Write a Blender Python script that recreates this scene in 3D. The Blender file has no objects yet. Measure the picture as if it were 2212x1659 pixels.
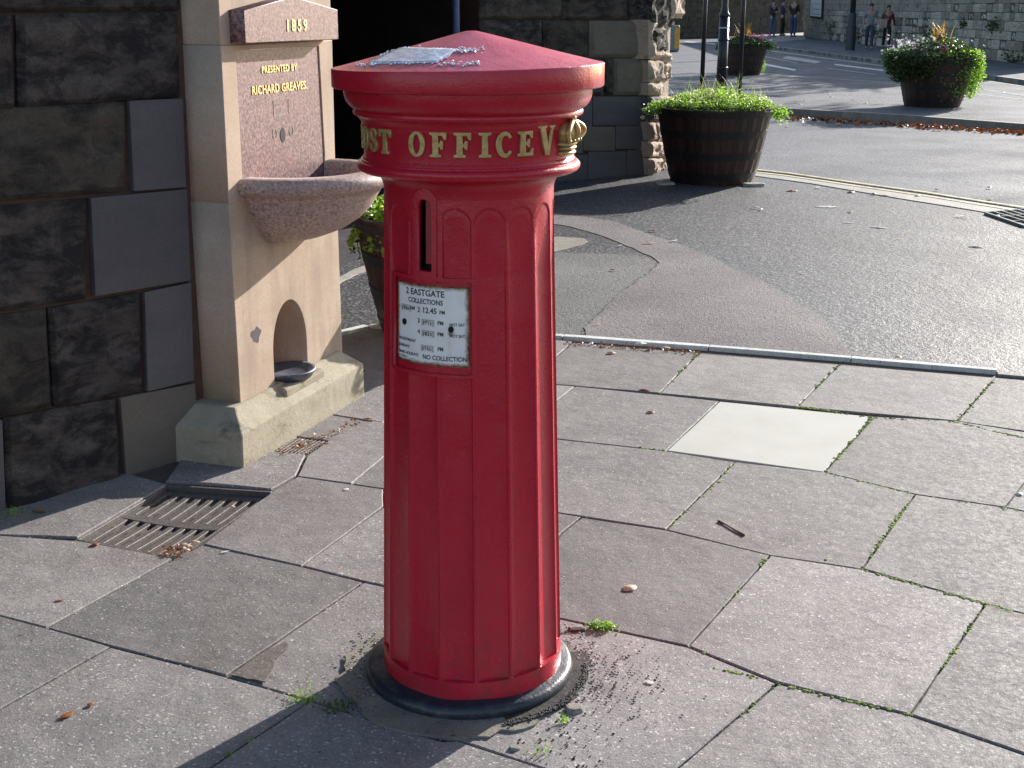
import bpy, bmesh, math, random
import numpy as np
from mathutils import Vector, Matrix, noise
R = math.radians
rnd = random.Random(7)
SC = bpy.context.scene
COL = SC.collection

# ------------------------------------------------------------------ camera, light, exposure
PW, PH, FPX, CH = 2212., 1659., 2800., 1.7          # picture measures used for surveying the place
PITCH = math.atan((PH/2-15)/FPX); ROLL = R(-0.1)
FW = np.array([0, math.cos(PITCH), -math.sin(PITCH)]); RT0 = np.array([1., 0, 0]); UP0 = np.cross(RT0, FW)
RT = RT0*math.cos(ROLL)-UP0*math.sin(ROLL); UP = UP0*math.cos(ROLL)+RT0*math.sin(ROLL)
cam = bpy.data.cameras.new('camera'); camo = bpy.data.objects.new('camera', cam); COL.objects.link(camo)
cam.sensor_width = 36; cam.lens = 36*FPX/PW; cam.clip_end = 600; cam.clip_start = .05
camo.matrix_world = Matrix(((RT[0], UP[0], -FW[0], 0), (RT[1], UP[1], -FW[1], 0), (RT[2], UP[2], -FW[2], CH), (0, 0, 0, 1)))
SC.camera = camo
SUN_AZ, SUN_EL = 51., 19.5
w = bpy.data.worlds.new('World'); SC.world = w; w.use_nodes = True
nt = w.node_tree; bg = nt.nodes['Background']; sky = nt.nodes.new('ShaderNodeTexSky')
sky.sky_type = 'NISHITA'; sky.sun_disc = False; sky.sun_elevation = R(SUN_EL); sky.sun_rotation = R(90-SUN_AZ)
nt.links.new(sky.outputs[0], bg.inputs[0]); bg.inputs[1].default_value = .105
sl = bpy.data.lights.new('sun', 'SUN'); so = bpy.data.objects.new('sun', sl); COL.objects.link(so)
sl.energy = 4.7; sl.angle = R(.5); sl.color = (1, .95, .89)
d = Vector((math.cos(R(SUN_AZ))*math.cos(R(SUN_EL)), math.sin(R(SUN_AZ))*math.cos(R(SUN_EL)), math.sin(R(SUN_EL))))
so.rotation_euler = d.to_track_quat('Z', 'Y').to_euler()
SC.view_settings.view_transform = 'Standard'; SC.view_settings.look = 'None'
SC.view_settings.exposure = 1.14; SC.view_settings.gamma = 1

# ------------------------------------------------------------------ surveying helpers
def ray(x, y):
    v = FW*FPX+RT*(x-PW/2)+UP*(PH/2-y); return v/np.linalg.norm(v)
def G(x, y, z=0.):
    v = ray(x, y); t = (z-CH)/v[2]; return Vector((v[0]*t, v[1]*t, z))
def V(x, y, a, az):
    v = ray(x, y); n = np.array([math.sin(R(az)), -math.cos(R(az)), 0.])
    t = ((np.array([a[0], a[1], 0])-np.array([0, 0, CH]))@n)/(v@n); p = v*t; return Vector((p[0], p[1], p[2]+CH))
def dirv(az): return Vector((math.cos(R(az)), math.sin(R(az)), 0))

# ------------------------------------------------------------------ object helpers
def tag(o, label=None, cat=None, group=None, kind=None):
    if label: o['label'] = label
    if cat: o['category'] = cat
    if group: o['group'] = group
    if kind: o['kind'] = kind
    return o
def empty(name, loc, label=None, cat=None, group=None, kind=None):
    o = bpy.data.objects.new(name, None); COL.objects.link(o); o.location = loc; o.empty_display_size = .1
    return tag(o, label, cat, group, kind)
def wloc(p):
    v = Vector(p.location); q = p.parent
    while q: v += Vector(q.location); q = q.parent
    return v
def link(name, me, mat=None, parent=None):
    o = bpy.data.objects.new(name, me); COL.objects.link(o)
    if mat is not None and len(me.materials) == 0: me.materials.append(mat)
    if parent: o.parent = parent
    return o
def mk(name, verts, faces, mat, parent=None, smooth=False, center=False):
    """mesh given in world axes; put under parent (parents are never rotated while built)"""
    off = wloc(parent) if parent else Vector((0, 0, 0))
    vs = [Vector(v)-off for v in verts]
    loc = Vector((0, 0, 0))
    if center and vs:
        loc = sum(vs, Vector())/len(vs); vs = [v-loc for v in vs]
    me = bpy.data.meshes.new(name); me.from_pydata([tuple(v) for v in vs], [], faces)
    if smooth:
        for p in me.polygons: p.use_smooth = True
    me.update()
    o = link(name, me, mat, parent); o.location = loc
    return o
def smooth_by_angle(me, ang=35):
    bm = bmesh.new(); bm.from_mesh(me)
    for f in bm.faces: f.smooth = True
    for e in bm.edges:
        e.smooth = not (len(e.link_faces) == 2 and e.calc_face_angle(0) > R(ang))
    bm.to_mesh(me); bm.free()
def bevel(o, w=.005, seg=2, ang=30):
    me = o.data; bm = bmesh.new(); bm.from_mesh(me)
    bmesh.ops.remove_doubles(bm, verts=bm.verts, dist=1e-5)
    es = [e for e in bm.edges if len(e.link_faces) == 2 and e.calc_face_angle(0) > R(ang)]
    bmesh.ops.bevel(bm, geom=es, offset=w, segments=seg, affect='EDGES', profile=.5, clamp_overlap=True)
    bmesh.ops.recalc_face_normals(bm, faces=bm.faces); bm.to_mesh(me); bm.free(); return o
def from_curve(cu):
    o = bpy.data.objects.new('tmp', cu); COL.objects.link(o)
    bpy.context.view_layer.update()
    dg = bpy.context.evaluated_depsgraph_get()
    me = bpy.data.meshes.new_from_object(o.evaluated_get(dg), preserve_all_data_layers=False, depsgraph=dg)
    bpy.data.objects.remove(o); bpy.data.curves.remove(cu)
    me.materials.clear()
    return me
def plate(outlines, ext, bev=0.):
    """flat filled shape (outer and hole outlines) of half thickness ext, in local xy"""
    cu = bpy.data.curves.new('plate', 'CURVE'); cu.dimensions = '2D'; cu.fill_mode = 'BOTH'
    cu.extrude = ext; cu.bevel_depth = bev; cu.bevel_resolution = 1
    for ol in outlines:
        sp = cu.splines.new('POLY'); sp.points.add(len(ol)-1); sp.use_cyclic_u = True
        for i, p in enumerate(ol): sp.points[i].co = (p[0], p[1], 0, 1)
    return from_curve(cu)
def text(body, size, ext=.001, align='CENTER', spacing=1.):
    cu = bpy.data.curves.new('text', 'FONT'); cu.body = body; cu.size = size; cu.extrude = ext
    cu.align_x = align; cu.offset = size*.018; cu.space_character = spacing; cu.resolution_u = 3
    return from_curve(cu)
def xform(me, f):
    for v in me.vertices: v.co = f(v.co)
    me.update(); return me
def join(meshes):
    vs, fs, n = [], [], 0
    for m in meshes:
        vs += [tuple(v.co) for v in m.vertices]; fs += [tuple(i+n for i in p.vertices) for p in m.polygons]; n = len(vs)
    me = bpy.data.meshes.new('joined'); me.from_pydata(vs, [], fs); me.update(); return me
def box(x0, x1, y0, y1, z0, z1):
    v = [(x, y, z) for z in (z0, z1) for y in (y0, y1) for x in (x0, x1)]
    return v, [(0, 2, 3, 1), (4, 5, 7, 6), (0, 1, 5, 4), (2, 6, 7, 3), (0, 4, 6, 2), (1, 3, 7, 5)]
def lathe(prof, n=48, c=(0, 0, 0)):
    vs, fs = [], []
    for r, z in prof:
        for i in range(n):
            a = 2*math.pi*i/n; vs.append((c[0]+r*math.cos(a), c[1]+r*math.sin(a), c[2]+z))
    for j in range(len(prof)-1):
        for i in range(n):
            k = (i+1) % n; fs.append((j*n+i, j*n+k, (j+1)*n+k, (j+1)*n+i))
    return vs, fs
def tube(pts, rad, n=8, cap=True):
    pts = [Vector(p) for p in pts]; vs, fs = [], []
    if not hasattr(rad, '__len__'): rad = [rad]*len(pts)
    for i, p in enumerate(pts):
        t = (pts[min(i+1, len(pts)-1)]-pts[max(i-1, 0)]).normalized()
        a = t.orthogonal().normalized() if i == 0 else (a-t*a.dot(t)).normalized()
        b = t.cross(a)
        for k in range(n):
            q = 2*math.pi*k/n; vs.append(p+(a*math.cos(q)+b*math.sin(q))*rad[i])
    for i in range(len(pts)-1):
        for k in range(n):
            l = (k+1) % n; fs.append((i*n+k, i*n+l, (i+1)*n+l, (i+1)*n+k))
    if cap: fs.append(tuple(range(n))[::-1]); fs.append(tuple((len(pts)-1)*n+k for k in range(n)))
    return vs, fs

# ------------------------------------------------------------------ materials
class N:
    def __init__(s, name):
        s.m = bpy.data.materials.new(name); s.m.use_nodes = True; s.t = s.m.node_tree
        s.b = s.t.nodes['Principled BSDF']; s.l = s.t.links
        s._c = None
    def n(s, typ, **k):
        o = s.t.nodes.new('ShaderNode'+typ)
        for a, v in k.items(): setattr(o, a, v)
        return o
    def coords(s):
        if s._c is None:
            tc = s.n('TexCoord'); oi = s.n('ObjectInfo')
            mul = s.n('Math', operation='MULTIPLY'); mul.inputs[1].default_value = 53.; s.l.new(oi.outputs['Random'], mul.inputs[0])
            ad = s.n('VectorMath', operation='ADD'); s.l.new(tc.outputs['Object'], ad.inputs[0]); s.l.new(mul.outputs[0], ad.inputs[1])
            s._c = ad.outputs[0]
        return s._c
    def noise(s, scale, detail=5, rough=.55, stretch=None, dist=0.):
        o = s.n('TexNoise'); o.inputs['Scale'].default_value = scale; o.inputs['Detail'].default_value = detail
        o.inputs['Roughness'].default_value = rough; o.inputs['Distortion'].default_value = dist
        v = s.coords()
        if stretch:
            mp = s.n('Mapping'); mp.inputs['Scale'].default_value = stretch; s.l.new(v, mp.inputs[0]); v = mp.outputs[0]
        s.l.new(v, o.inputs['Vector']); return o.outputs['Fac']
    def voro(s, scale, feature='F1', out='Distance'):
        o = s.n('TexVoronoi', feature=feature); o.inputs['Scale'].default_value = scale
        s.l.new(s.coords(), o.inputs['Vector']); return o.outputs[out]
    def ramp(s, src, stops, interp='LINEAR'):
        r = s.n('ValToRGB'); r.color_ramp.interpolation = interp
        e = r.color_ramp.elements
        while len(e) < len(stops): e.new(.5)
        for i, (p, c) in enumerate(stops):
            e[i].position = p; e[i].color = (*c, 1) if hasattr(c, '__len__') else (c, c, c, 1)
        s.l.new(src, r.inputs[0]); return r.outputs[0]
    def mix(s, f, a, b, mode='MIX'):
        o = s.n('Mix', data_type='RGBA', blend_type=mode)
        for sock, v in ((o.inputs[0], f), (o.inputs[6], a), (o.inputs[7], b)):
            if hasattr(v, 'links') or isinstance(v, bpy.types.NodeSocket): s.l.new(v, sock)
            elif hasattr(v, '__len__'): sock.default_value = (*v, 1)
            else: sock.default_value = v if sock == o.inputs[0] else (v, v, v, 1)
        return o.outputs[2]
    def col(s, v):
        if isinstance(v, bpy.types.NodeSocket): s.l.new(v, s.b.inputs['Base Color'])
        else: s.b.inputs['Base Color'].default_value = (*v, 1)
        return s
    def vary(s, c, amt=.2):
        oi = s.n('ObjectInfo'); mr = s.n('MapRange'); mr.inputs[3].default_value = 1-amt; mr.inputs[4].default_value = 1+amt
        s.l.new(oi.outputs['Random'], mr.inputs[0]); return s.mix(1., c, mr.outputs[0], 'MULTIPLY')
    def rough(s, v):
        if isinstance(v, bpy.types.NodeSocket): s.l.new(v, s.b.inputs['Roughness'])
        else: s.b.inputs['Roughness'].default_value = v
        return s
    def bump(s, parts, strength=1.):
        prev = None
        for h, d in parts:
            b = s.n('Bump'); b.inputs['Strength'].default_value = strength; b.inputs['Distance'].default_value = d
            s.l.new(h, b.inputs['Height'])
            if prev: s.l.new(prev, b.inputs['Normal'])
            prev = b.outputs[0]
        s.l.new(prev, s.b.inputs['Normal']); return s

def concrete(name, c1, c2, agg=(.55, .53, .5), dark=(.05, .045, .045), amt=.12, agg_t=.64):
    m = N(name)
    base = m.ramp(m.noise(2.3, 6, .6), [(.3, c1), (.7, c2)])
    base = m.mix(m.ramp(m.noise(1.7, 6, .65, dist=.6), [(.5, 0.), (.72, .55)]), base, (c1[0]*.85, c1[1]*.78, c1[2]*.66))
    base = m.mix(m.ramp(m.noise(9, 5, .6), [(.45, 0.), (.72, .45)]), base, [min(1, a*1.35) for a in c2])
    base = m.mix(m.ramp(m.noise(3.2, 8, .75, stretch=(1, .35, 1), dist=.8), [(.60, 0.), (.74, .35)]), base, [min(1, a*1.7) for a in c2])
    base = m.mix(m.ramp(m.noise(6, 8, .8), [(.28, .5), (.42, 0.)]), base, [a*.5 for a in c1])
    fine = m.noise(150, 3, .7)
    base = m.mix(m.ramp(fine, [(.3, 0.), (.75, 1.)]), m.mix(1., base, .72, 'MULTIPLY'), m.mix(1., base, (1.28, 1.26, 1.24), 'MULTIPLY'))
    ag = m.ramp(m.noise(115, 2, .5), [(agg_t, 0.), (agg_t+.05, .75)])
    base = m.mix(ag, base, agg)
    dk = m.ramp(m.noise(95, 2, .5, dist=.4), [(.30, .8), (.345, 0.)])
    base = m.mix(dk, base, dark)
    spots = m.ramp(m.voro(9), [(.03, .85), (.055, 0.)])
    base = m.mix(spots, base, dark)
    m.col(m.vary(base, amt)).rough(m.ramp(m.noise(60, 3), [(.3, .62), (.7, .85)]))
    m.b.inputs['Specular IOR Level'].default_value = .35
    m.bump([(m.noise(160, 4, .7), .0016), (m.noise(14, 4), .004)])
    return m.m
M = {}
M['slab'] = concrete('paving_slab', (.142, .13, .129), (.202, .186, .182), amt=.27)
M['slab_pale_old'] = concrete('pale_slab', (.46, .455, .41), (.51, .505, .46), amt=.02, agg=(.7, .68, .6), dark=(.4, .38, .33), agg_t=.8)
m = N('cream_slab'); M['slab_pale'] = m.col(m.mix(m.ramp(m.voro(14), [(.03, .7), (.05, 0.)]), m.ramp(m.noise(4, 6), [(.3, (.38, .375, .335)), (.7, (.44, .435, .395))]), (.12, .1, .08))).rough(.8).bump([(m.noise(120, 3), .0006)]).m
M['edging'] = concrete('edging_stone', (.46, .49, .47), (.56, .59, .57), agg=(.5, .5, .5), agg_t=.75)
M['kerb'] = concrete('kerb_concrete', (.16, .16, .14), (.24, .235, .21))
M['bed'] = concrete('joint_earth', (.05, .042, .036), (.09, .075, .062), agg=(.28, .24, .2), agg_t=.7)
M['mortar_ring'] = concrete('old_mortar', (.16, .145, .12), (.24, .22, .185), agg_t=.75)
M['soil'] = concrete('dark_soil', (.012, .010, .008), (.04, .033, .026), agg=(.18, .16, .13), agg_t=.68)
M['spall'] = concrete('spalled_concrete', (.085, .072, .062), (.13, .112, .1), agg=(.3, .26, .22), agg_t=.62)
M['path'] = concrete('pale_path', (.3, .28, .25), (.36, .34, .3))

def asphalt(name, c, hi=(.2, .2, .21), t=.6, gloss=.5, sc=110):
    m = N(name)
    base = m.ramp(m.noise(1.1, 5, .6), [(.3, [a*.75 for a in c]), (.7, [a*1.35 for a in c])])
    vo = m.ramp(m.noise(sc, 2, .6), [(.36, .35), (.5, .95), (.62, 1.9)])
    base = m.mix(1., base, vo, 'MULTIPLY')
    base = m.mix(m.ramp(m.noise(sc*.8, 2, .5, dist=.5), [(t, 0.), (t+.05, .8)]), base, hi)
    m.col(base).rough(m.ramp(m.noise(.9, 5), [(.35, gloss), (.65, gloss+.2)]))
    m.b.inputs['Specular IOR Level'].default_value = .3
    m.bump([(m.noise(sc, 3, .7), .0055), (m.noise(sc*.35, 3), .006), (m.noise(1.5, 3), .01)])
    return m.m
M['asphalt'] = asphalt('asphalt', (.038, .038, .042), hi=(.22, .22, .24), gloss=.5, sc=60, t=.56)
M['asphalt_pink'] = asphalt('pinkish_asphalt', (.125, .11, .113), hi=(.28, .26, .26), gloss=.7, sc=140)
M['asphalt_grey'] = asphalt('grey_asphalt', (.105, .105, .105), hi=(.25, .24, .23), gloss=.65)
M['road'] = asphalt('road_asphalt', (.075, .079, .092), gloss=.68, sc=50)
M['ground'] = asphalt('bare_ground', (.08, .07, .06))

def sandstone(name, c1, c2, crust=None, ct=.5, scale=5, bump=.006, amt=.15, streak=None):
    m = N(name)
    base = m.ramp(m.noise(scale, 7, .65, stretch=(1, 1, 2.2)), [(.28, c1), (.72, c2)])
    if crust:
        base = m.mix(m.ramp(m.noise(scale*1.3, 9, .72, stretch=(.9, .9, 1.7), dist=.4), [(ct-.07, .95), (ct+.09, 0.)]), base, crust)
    if streak:
        base = m.mix(m.ramp(m.noise(7, 5, .6, stretch=(1, 1, .18)), [(.5, 0.), (.68, .55)]), base, streak)
    base = m.mix(m.ramp(m.noise(120, 2, .6), [(.3, .25), (.6, 0.)]), base, [a*.45 for a in c1])
    m.col(m.vary(base, amt)).rough(.88)
    m.b.inputs['Specular IOR Level'].default_value = .2
    m.bump([(m.noise(scale*3, 9, .7), bump), (m.noise(130, 3, .6), bump*.2)])
    return m.m
M['wall_rough'] = sandstone('weathered_dark_sandstone', (.08, .064, .056), (.17, .143, .128), crust=(.028, .024, .027), ct=.50, scale=6, bump=.04)
M['wall_mid'] = sandstone('sooty_sandstone', (.085, .07, .056), (.145, .122, .098), crust=(.035, .03, .03), ct=.46, scale=4.5, bump=.04)
M['wall_smooth'] = sandstone('grey_ashlar', (.095, .086, .094), (.125, .113, .117), scale=3, bump=.001, amt=.08)
M['wall_buff'] = sandstone('buff_ashlar', (.13, .112, .092), (.175, .15, .122), scale=3, bump=.002, amt=.08)
M['mortar'] = sandstone('orange_mortar', (.075, .048, .036), (.12, .075, .055), scale=9, bump=.004)
M['fount'] = sandstone('fountain_sandstone', (.40, .295, .22), (.51, .405, .315), scale=2.2, bump=.0012, amt=.05, streak=(.25, .205, .16))
M['plinth'] = sandstone('mossy_plinth_stone', (.27, .24, .18), (.40, .355, .27), crust=(.09, .085, .06), ct=.36, scale=5, bump=.004, amt=.05)
M['face_pale'] = sandstone('bleached_sandstone', (.38, .29, .23), (.52, .42, .34), crust=(.07, .06, .055), ct=.36, scale=5, bump=.02)
M['face_dark'] = sandstone('eroded_sandstone', (.1, .09, .08), (.38, .33, .29), crust=(.02, .02, .02), ct=.52, scale=12, bump=.04)
M['far_stone'] = sandstone('lichened_limestone', (.27, .245, .195), (.46, .42, .36), crust=(.10, .10, .065), ct=.40, scale=1.6, bump=.02, amt=.38)
M['far_mortar'] = sandstone('far_mortar', (.06, .055, .045), (.10, .09, .075), scale=3)
M['far_dark'] = sandstone('dark_far_rubble', (.07, .062, .05), (.14, .12, .095), crust=(.03, .03, .025), ct=.42, scale=1.6, bump=.02, amt=.25)
M['passage_shade'] = sandstone('shade_black_stone', (.04, .036, .042), (.09, .08, .088), scale=2, bump=.01)  # stone darkened so the shade of the passage comes out near black

m = N('pink_granite')
g = m.ramp(m.noise(80, 2, .8), [(.34, (.035, .026, .034)), (.44, (.13, .07, .075)), (.56, (.235, .122, .125)), (.68, (.32, .215, .215))])
g = m.mix(m.ramp(m.voro(150), [(.2, .65), (.34, 0.)]), g, (.07, .055, .07))
tc = m.n('TexCoord'); mp = m.n('Mapping'); mp.inputs['Location'].default_value = (0, 0, 0)
M['granite'] = m.col(m.vary(g, .03)).rough(.42).bump([(m.noise(90, 3), .0006)]).m
m = N('pink_granite_stained')
g2 = m.ramp(m.noise(80, 2, .8), [(.34, (.035, .026, .034)), (.44, (.13, .07, .075)), (.56, (.235, .122, .125)), (.68, (.32, .215, .215))])
g2 = m.mix(m.ramp(m.voro(150), [(.2, .65), (.34, 0.)]), g2, (.07, .055, .07))
uv = m.n('UVMap'); sep = m.n('SeparateXYZ'); m.l.new(uv.outputs[0], sep.inputs[0])
def gaussm(sx, c, wd):
    a = m.n('Math', operation='SUBTRACT'); m.l.new(sx, a.inputs[0]); a.inputs[1].default_value = c
    b = m.n('Math', operation='DIVIDE'); m.l.new(a.outputs[0], b.inputs[0]); b.inputs[1].default_value = wd
    e = m.n('Math', operation='MULTIPLY'); m.l.new(b.outputs[0], e.inputs[0]); m.l.new(b.outputs[0], e.inputs[1])
    return e.outputs[0]
ad = m.n('Math', operation='ADD'); m.l.new(gaussm(sep.outputs[0], .5, .17), ad.inputs[0]); m.l.new(gaussm(sep.outputs[1], .46, .27), ad.inputs[1])
nz = m.n('Math', operation='ADD'); m.l.new(ad.outputs[0], nz.inputs[0]); m.l.new(m.noise(14, 4), nz.inputs[1])
g2 = m.mix(m.ramp(nz.outputs[0], [(.6, .8), (1.35, 0.)]), g2, (.10, .055, .022))
M['granite_st'] = m.col(g2).rough(.45).bump([(m.noise(90, 3), .0006)]).m
m = N('granite_bowl')
g = m.ramp(m.noise(90, 2, .8), [(.34, (.17, .115, .105)), (.46, (.34, .235, .20)), (.6, (.44, .32, .28)), (.7, (.50, .41, .38))])
M['bowl'] = m.col(g).rough(.55).bump([(m.noise(90, 3), .0007)]).m

m = N('red_gloss_paint')
rc = m.ramp(m.noise(3, 4), [(.3, (.45, .007, .024)), (.7, (.52, .012, .034))])
rc = m.mix(m.ramp(m.noise(26, 8, .7), [(.69, 0.), (.73, .75)]), rc, (.10, .02, .02))
geo = m.n('NewGeometry'); sp = m.n('SeparateXYZ'); m.l.new(geo.outputs['Position'], sp.inputs[0])
def zmask(lo_, hi_, sc_, k):
    mr = m.n('MapRange'); mr.inputs[1].default_value = lo_; mr.inputs[2].default_value = hi_; mr.inputs[3].default_value = 1; mr.inputs[4].default_value = 0; m.l.new(sp.outputs[2], mr.inputs[0])
    mu = m.n('Math', operation='MULTIPLY'); m.l.new(mr.outputs[0], mu.inputs[0]); m.l.new(m.ramp(m.noise(sc_, 8, .75), [(.44, 0.), (.68, 1.)]), mu.inputs[1])
    m2 = m.n('Math', operation='MULTIPLY'); m.l.new(mu.outputs[0], m2.inputs[0]); m2.inputs[1].default_value = k; return m2.outputs[0]
rc = m.mix(zmask(.02, .30, 22, .75), rc, (.10, .035, .03))
rc = m.mix(m.ramp(m.noise(5, 7, .7, stretch=(1, 1, .25)), [(.5, 0.), (.75, .3)]), rc, (.20, .012, .02))
M['red'] = m.col(rc).rough(m.ramp(m.noise(22, 5), [(.3, .24), (.7, .36)])).bump([(m.noise(230, 2, .5), .0007), (m.noise(14, 3), .0022)]).m
m.b.inputs['Specular IOR Level'].default_value = .5
m = N('red_dusty_sheen_paint')  # dusty red of the cone, with the pink sky sheen mixed into its colour
M['red_top'] = m.col(m.ramp(m.noise(14, 6, .65), [(.3, (.46, .035, .065)), (.7, (.55, .075, .12))])).rough(m.ramp(m.noise(12, 5), [(.3, .32), (.7, .42)])).bump([(m.noise(160, 3, .6), .0012), (m.noise(16, 3), .003)]).m
m = N('black_gloss_paint')
M['black'] = m.col(m.ramp(m.noise(18, 6, .7), [(.5, (.014, .018, .03)), (.75, (.06, .055, .055))])).rough(.38).bump([(m.noise(120, 3), .001), (m.noise(18, 4), .003)]).m
m = N('black_post_paint'); M['post'] = m.col((.012, .013, .017)).rough(.35).m
m = N('dark_slot'); M['slot'] = m.col((.004, .003, .003)).rough(.8).m
m = N('slot_flap_worn_red')
M['flap'] = m.col(m.ramp(m.noise(60, 6, .7, stretch=(1, 1, .3)), [(.5, (.33, .012, .016)), (.66, (.05, .04, .04))])).rough(.45).m
m = N('gold_paint')
M['gold'] = m.col(m.ramp(m.noise(40, 5, .7), [(.35, (.36, .23, .075)), (.7, (.58, .43, .2))])).rough(.38).bump([(m.noise(120, 3), .001)]).m
m.b.inputs['Metallic'].default_value = .35
m = N('gilt'); M['gilt'] = m.col((.8, .6, .3)).rough(.35).m; m.b.inputs['Metallic'].default_value = .6

m = N('enamel_sign')
uv = m.n('UVMap'); sep = m.n('SeparateXYZ'); m.l.new(uv.outputs[0], sep.inputs[0])
def edge(s):
    a = m.n('Math', operation='SUBTRACT'); a.inputs[1].default_value = .5; m.l.new(s, a.inputs[0])
    b = m.n('Math', operation='ABSOLUTE'); m.l.new(a.outputs[0], b.inputs[0]); return b.outputs[0]
mx = m.n('Math', operation='MAXIMUM'); m.l.new(edge(sep.outputs[0]), mx.inputs[0]); m.l.new(edge(sep.outputs[1]), mx.inputs[1])
nn = m.n('Math', operation='MULTIPLY_ADD'); m.l.new(m.noise(70, 5, .65), nn.inputs[0]); nn.inputs[1].default_value = .07; m.l.new(mx.outputs[0], nn.inputs[2])
wh = m.ramp(m.noise(20, 4), [(.35, (.82, .74, .72)), (.65, (.90, .84, .82))])
c = m.mix(m.ramp(nn.outputs[0], [(.475, 0.), (.497, .45), (.52, 1.)]), wh, m.ramp(m.noise(90, 3), [(.4, (.07, .025, .015)), (.6, (.30, .12, .045))]))
def blob(cu_, cv, su, sv, k):
    a1 = m.n('Math', operation='SUBTRACT'); m.l.new(sep.outputs[0], a1.inputs[0]); a1.inputs[1].default_value = cu_
    a2 = m.n('Math', operation='DIVIDE'); m.l.new(a1.outputs[0], a2.inputs[0]); a2.inputs[1].default_value = su
    b1 = m.n('Math', operation='SUBTRACT'); m.l.new(sep.outputs[1], b1.inputs[0]); b1.inputs[1].default_value = cv
    b2 = m.n('Math', operation='DIVIDE'); m.l.new(b1.outputs[0], b2.inputs[0]); b2.inputs[1].default_value = sv
    p1 = m.n('Math', operation='POWER'); m.l.new(a2.outputs[0], p1.inputs[0]); p1.inputs[1].default_value = 2
    p2 = m.n('Math', operation='POWER'); m.l.new(b2.outputs[0], p2.inputs[0]); p2.inputs[1].default_value = 2
    s_ = m.n('Math', operation='ADD'); m.l.new(p1.outputs[0], s_.inputs[0]); m.l.new(p2.outputs[0], s_.inputs[1])
    s2 = m.n('Math', operation='MULTIPLY_ADD'); m.l.new(m.noise(60, 4), s2.inputs[0]); s2.inputs[1].default_value = 1.2; m.l.new(s_.outputs[0], s2.inputs[2])
    return m.ramp(s2.outputs[0], [(.55, k), (1., 0.)])
c = m.mix(blob(.79, .43, .075, .075, .9), c, (.16, .07, .035))
c = m.mix(blob(.77, .25, .06, .2, .35), c, (.5, .3, .2))
c = m.mix(blob(.17, .29, .06, .05, .8), c, (.22, .2, .19))
c = m.mix(blob(.1, .06, .25, .03, .8), c, (.2, .1, .05))
M['enamel'] = m.col(c).rough(.3).m
m = N('sign_lettering'); M['ink'] = m.col((.035, .035, .05)).rough(.5).m
m = N('aged_paper_strip'); M['strip'] = m.col((.45, .42, .38)).rough(.5).m
m = N('wet_paper')
M['paper'] = m.col(m.ramp(m.noise(45, 5, .7), [(.35, (.38, .4, .52)), (.65, (.8, .82, .88))])).rough(.12).bump([(m.noise(60, 4), .002)]).m
m = N('water'); M['water'] = m.col((.75, .8, .88)).rough(.05).m; m.b.inputs['Specular IOR Level'].default_value = .8

m = N('wet_dark_oak')
wc = m.ramp(m.noise(9, 6, .65, stretch=(1, 1, .08)), [(.3, (.016, .006, .005)), (.7, (.055, .019, .014))])
M['oak'] = m.col(m.vary(wc, .3)).rough(.5).bump([(m.noise(60, 4, .6, stretch=(1, 1, .08)), .004)]).m
m = N('hoop_iron'); M['hoop'] = m.col(m.ramp(m.noise(20, 5), [(.4, (.006, .006, .008)), (.7, (.022, .014, .012))])).rough(.5).m
m = N('cast_iron')
M['iron'] = m.col(m.ramp(m.noise(50, 6, .7), [(.3, (.055, .045, .04)), (.7, (.125, .105, .098))])).rough(.6).bump([(m.noise(140, 3), .002)]).m
m = N('galvanised_grating'); M['galv'] = m.col((.32, .33, .32)).rough(.35).m; m.b.inputs['Metallic'].default_value = .4
m = N('zinc_dish'); M['dish'] = m.col(m.ramp(m.noise(30, 4), [(.3, (.07, .075, .1)), (.7, (.16, .17, .2))])).rough(.5).m; m.b.inputs['Metallic'].default_value = .5
m = N('white_road_paint'); M['white'] = m.col(m.ramp(m.noise(9, 7, .7), [(.4, (.25, .25, .26)), (.55, (.7, .7, .7))])).rough(.6).m
m = N('faded_white_paint'); M['white2'] = m.col(m.ramp(m.noise(5, 7, .7), [(.4, (.12, .12, .13)), (.65, (.36, .36, .38))])).rough(.6).m
m = N('yellow_road_paint'); M['yellow'] = m.col(m.ramp(m.noise(8, 7, .75), [(.38, (.16, .16, .15)), (.5, (.52, .46, .24))])).rough(.6).m
m = N('moss'); M['moss'] = m.col(m.ramp(m.noise(30, 4), [(.3, (.07, .11, .015)), (.7, (.22, .32, .05))])).rough(.9).m

def leafmat(name, c1, c2, c3=None, trans=.35, sc=14, tint=(1.5, 1.7, .8)):
    m = N(name); st = [(.3, c1), (.55, c2)] + ([(.72, c3)] if c3 else [])
    c = m.ramp(m.noise(sc, 4, .7), st)
    m.col(c).rough(.45)
    tr = m.n('BsdfTranslucent'); m.l.new(m.mix(1., c, tint, 'MULTIPLY'), tr.inputs[0])
    mx = m.n('MixShader'); mx.inputs[0].default_value = trans
    m.l.new(m.b.outputs[0], mx.inputs[1]); m.l.new(tr.outputs[0], mx.inputs[2])
    m.l.new(mx.outputs[0], m.t.nodes['Material Output'].inputs[0]); return m.m
M['leaf'] = leafmat('bright_foliage', (.07, .16, .02), (.22, .34, .06), (.48, .54, .2), trans=.5)
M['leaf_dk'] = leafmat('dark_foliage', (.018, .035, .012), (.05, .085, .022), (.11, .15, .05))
M['leaf_glint'] = leafmat('glint_leaf', (.35, .42, .3), (.6, .66, .5), trans=.3)
M['blade'] = leafmat('grass_blade', (.16, .2, .08), (.3, .33, .17), trans=.4)
M['blade_r'] = leafmat('red_spiky_leaf', (.22, .06, .03), (.35, .2, .06), trans=.4)
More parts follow.
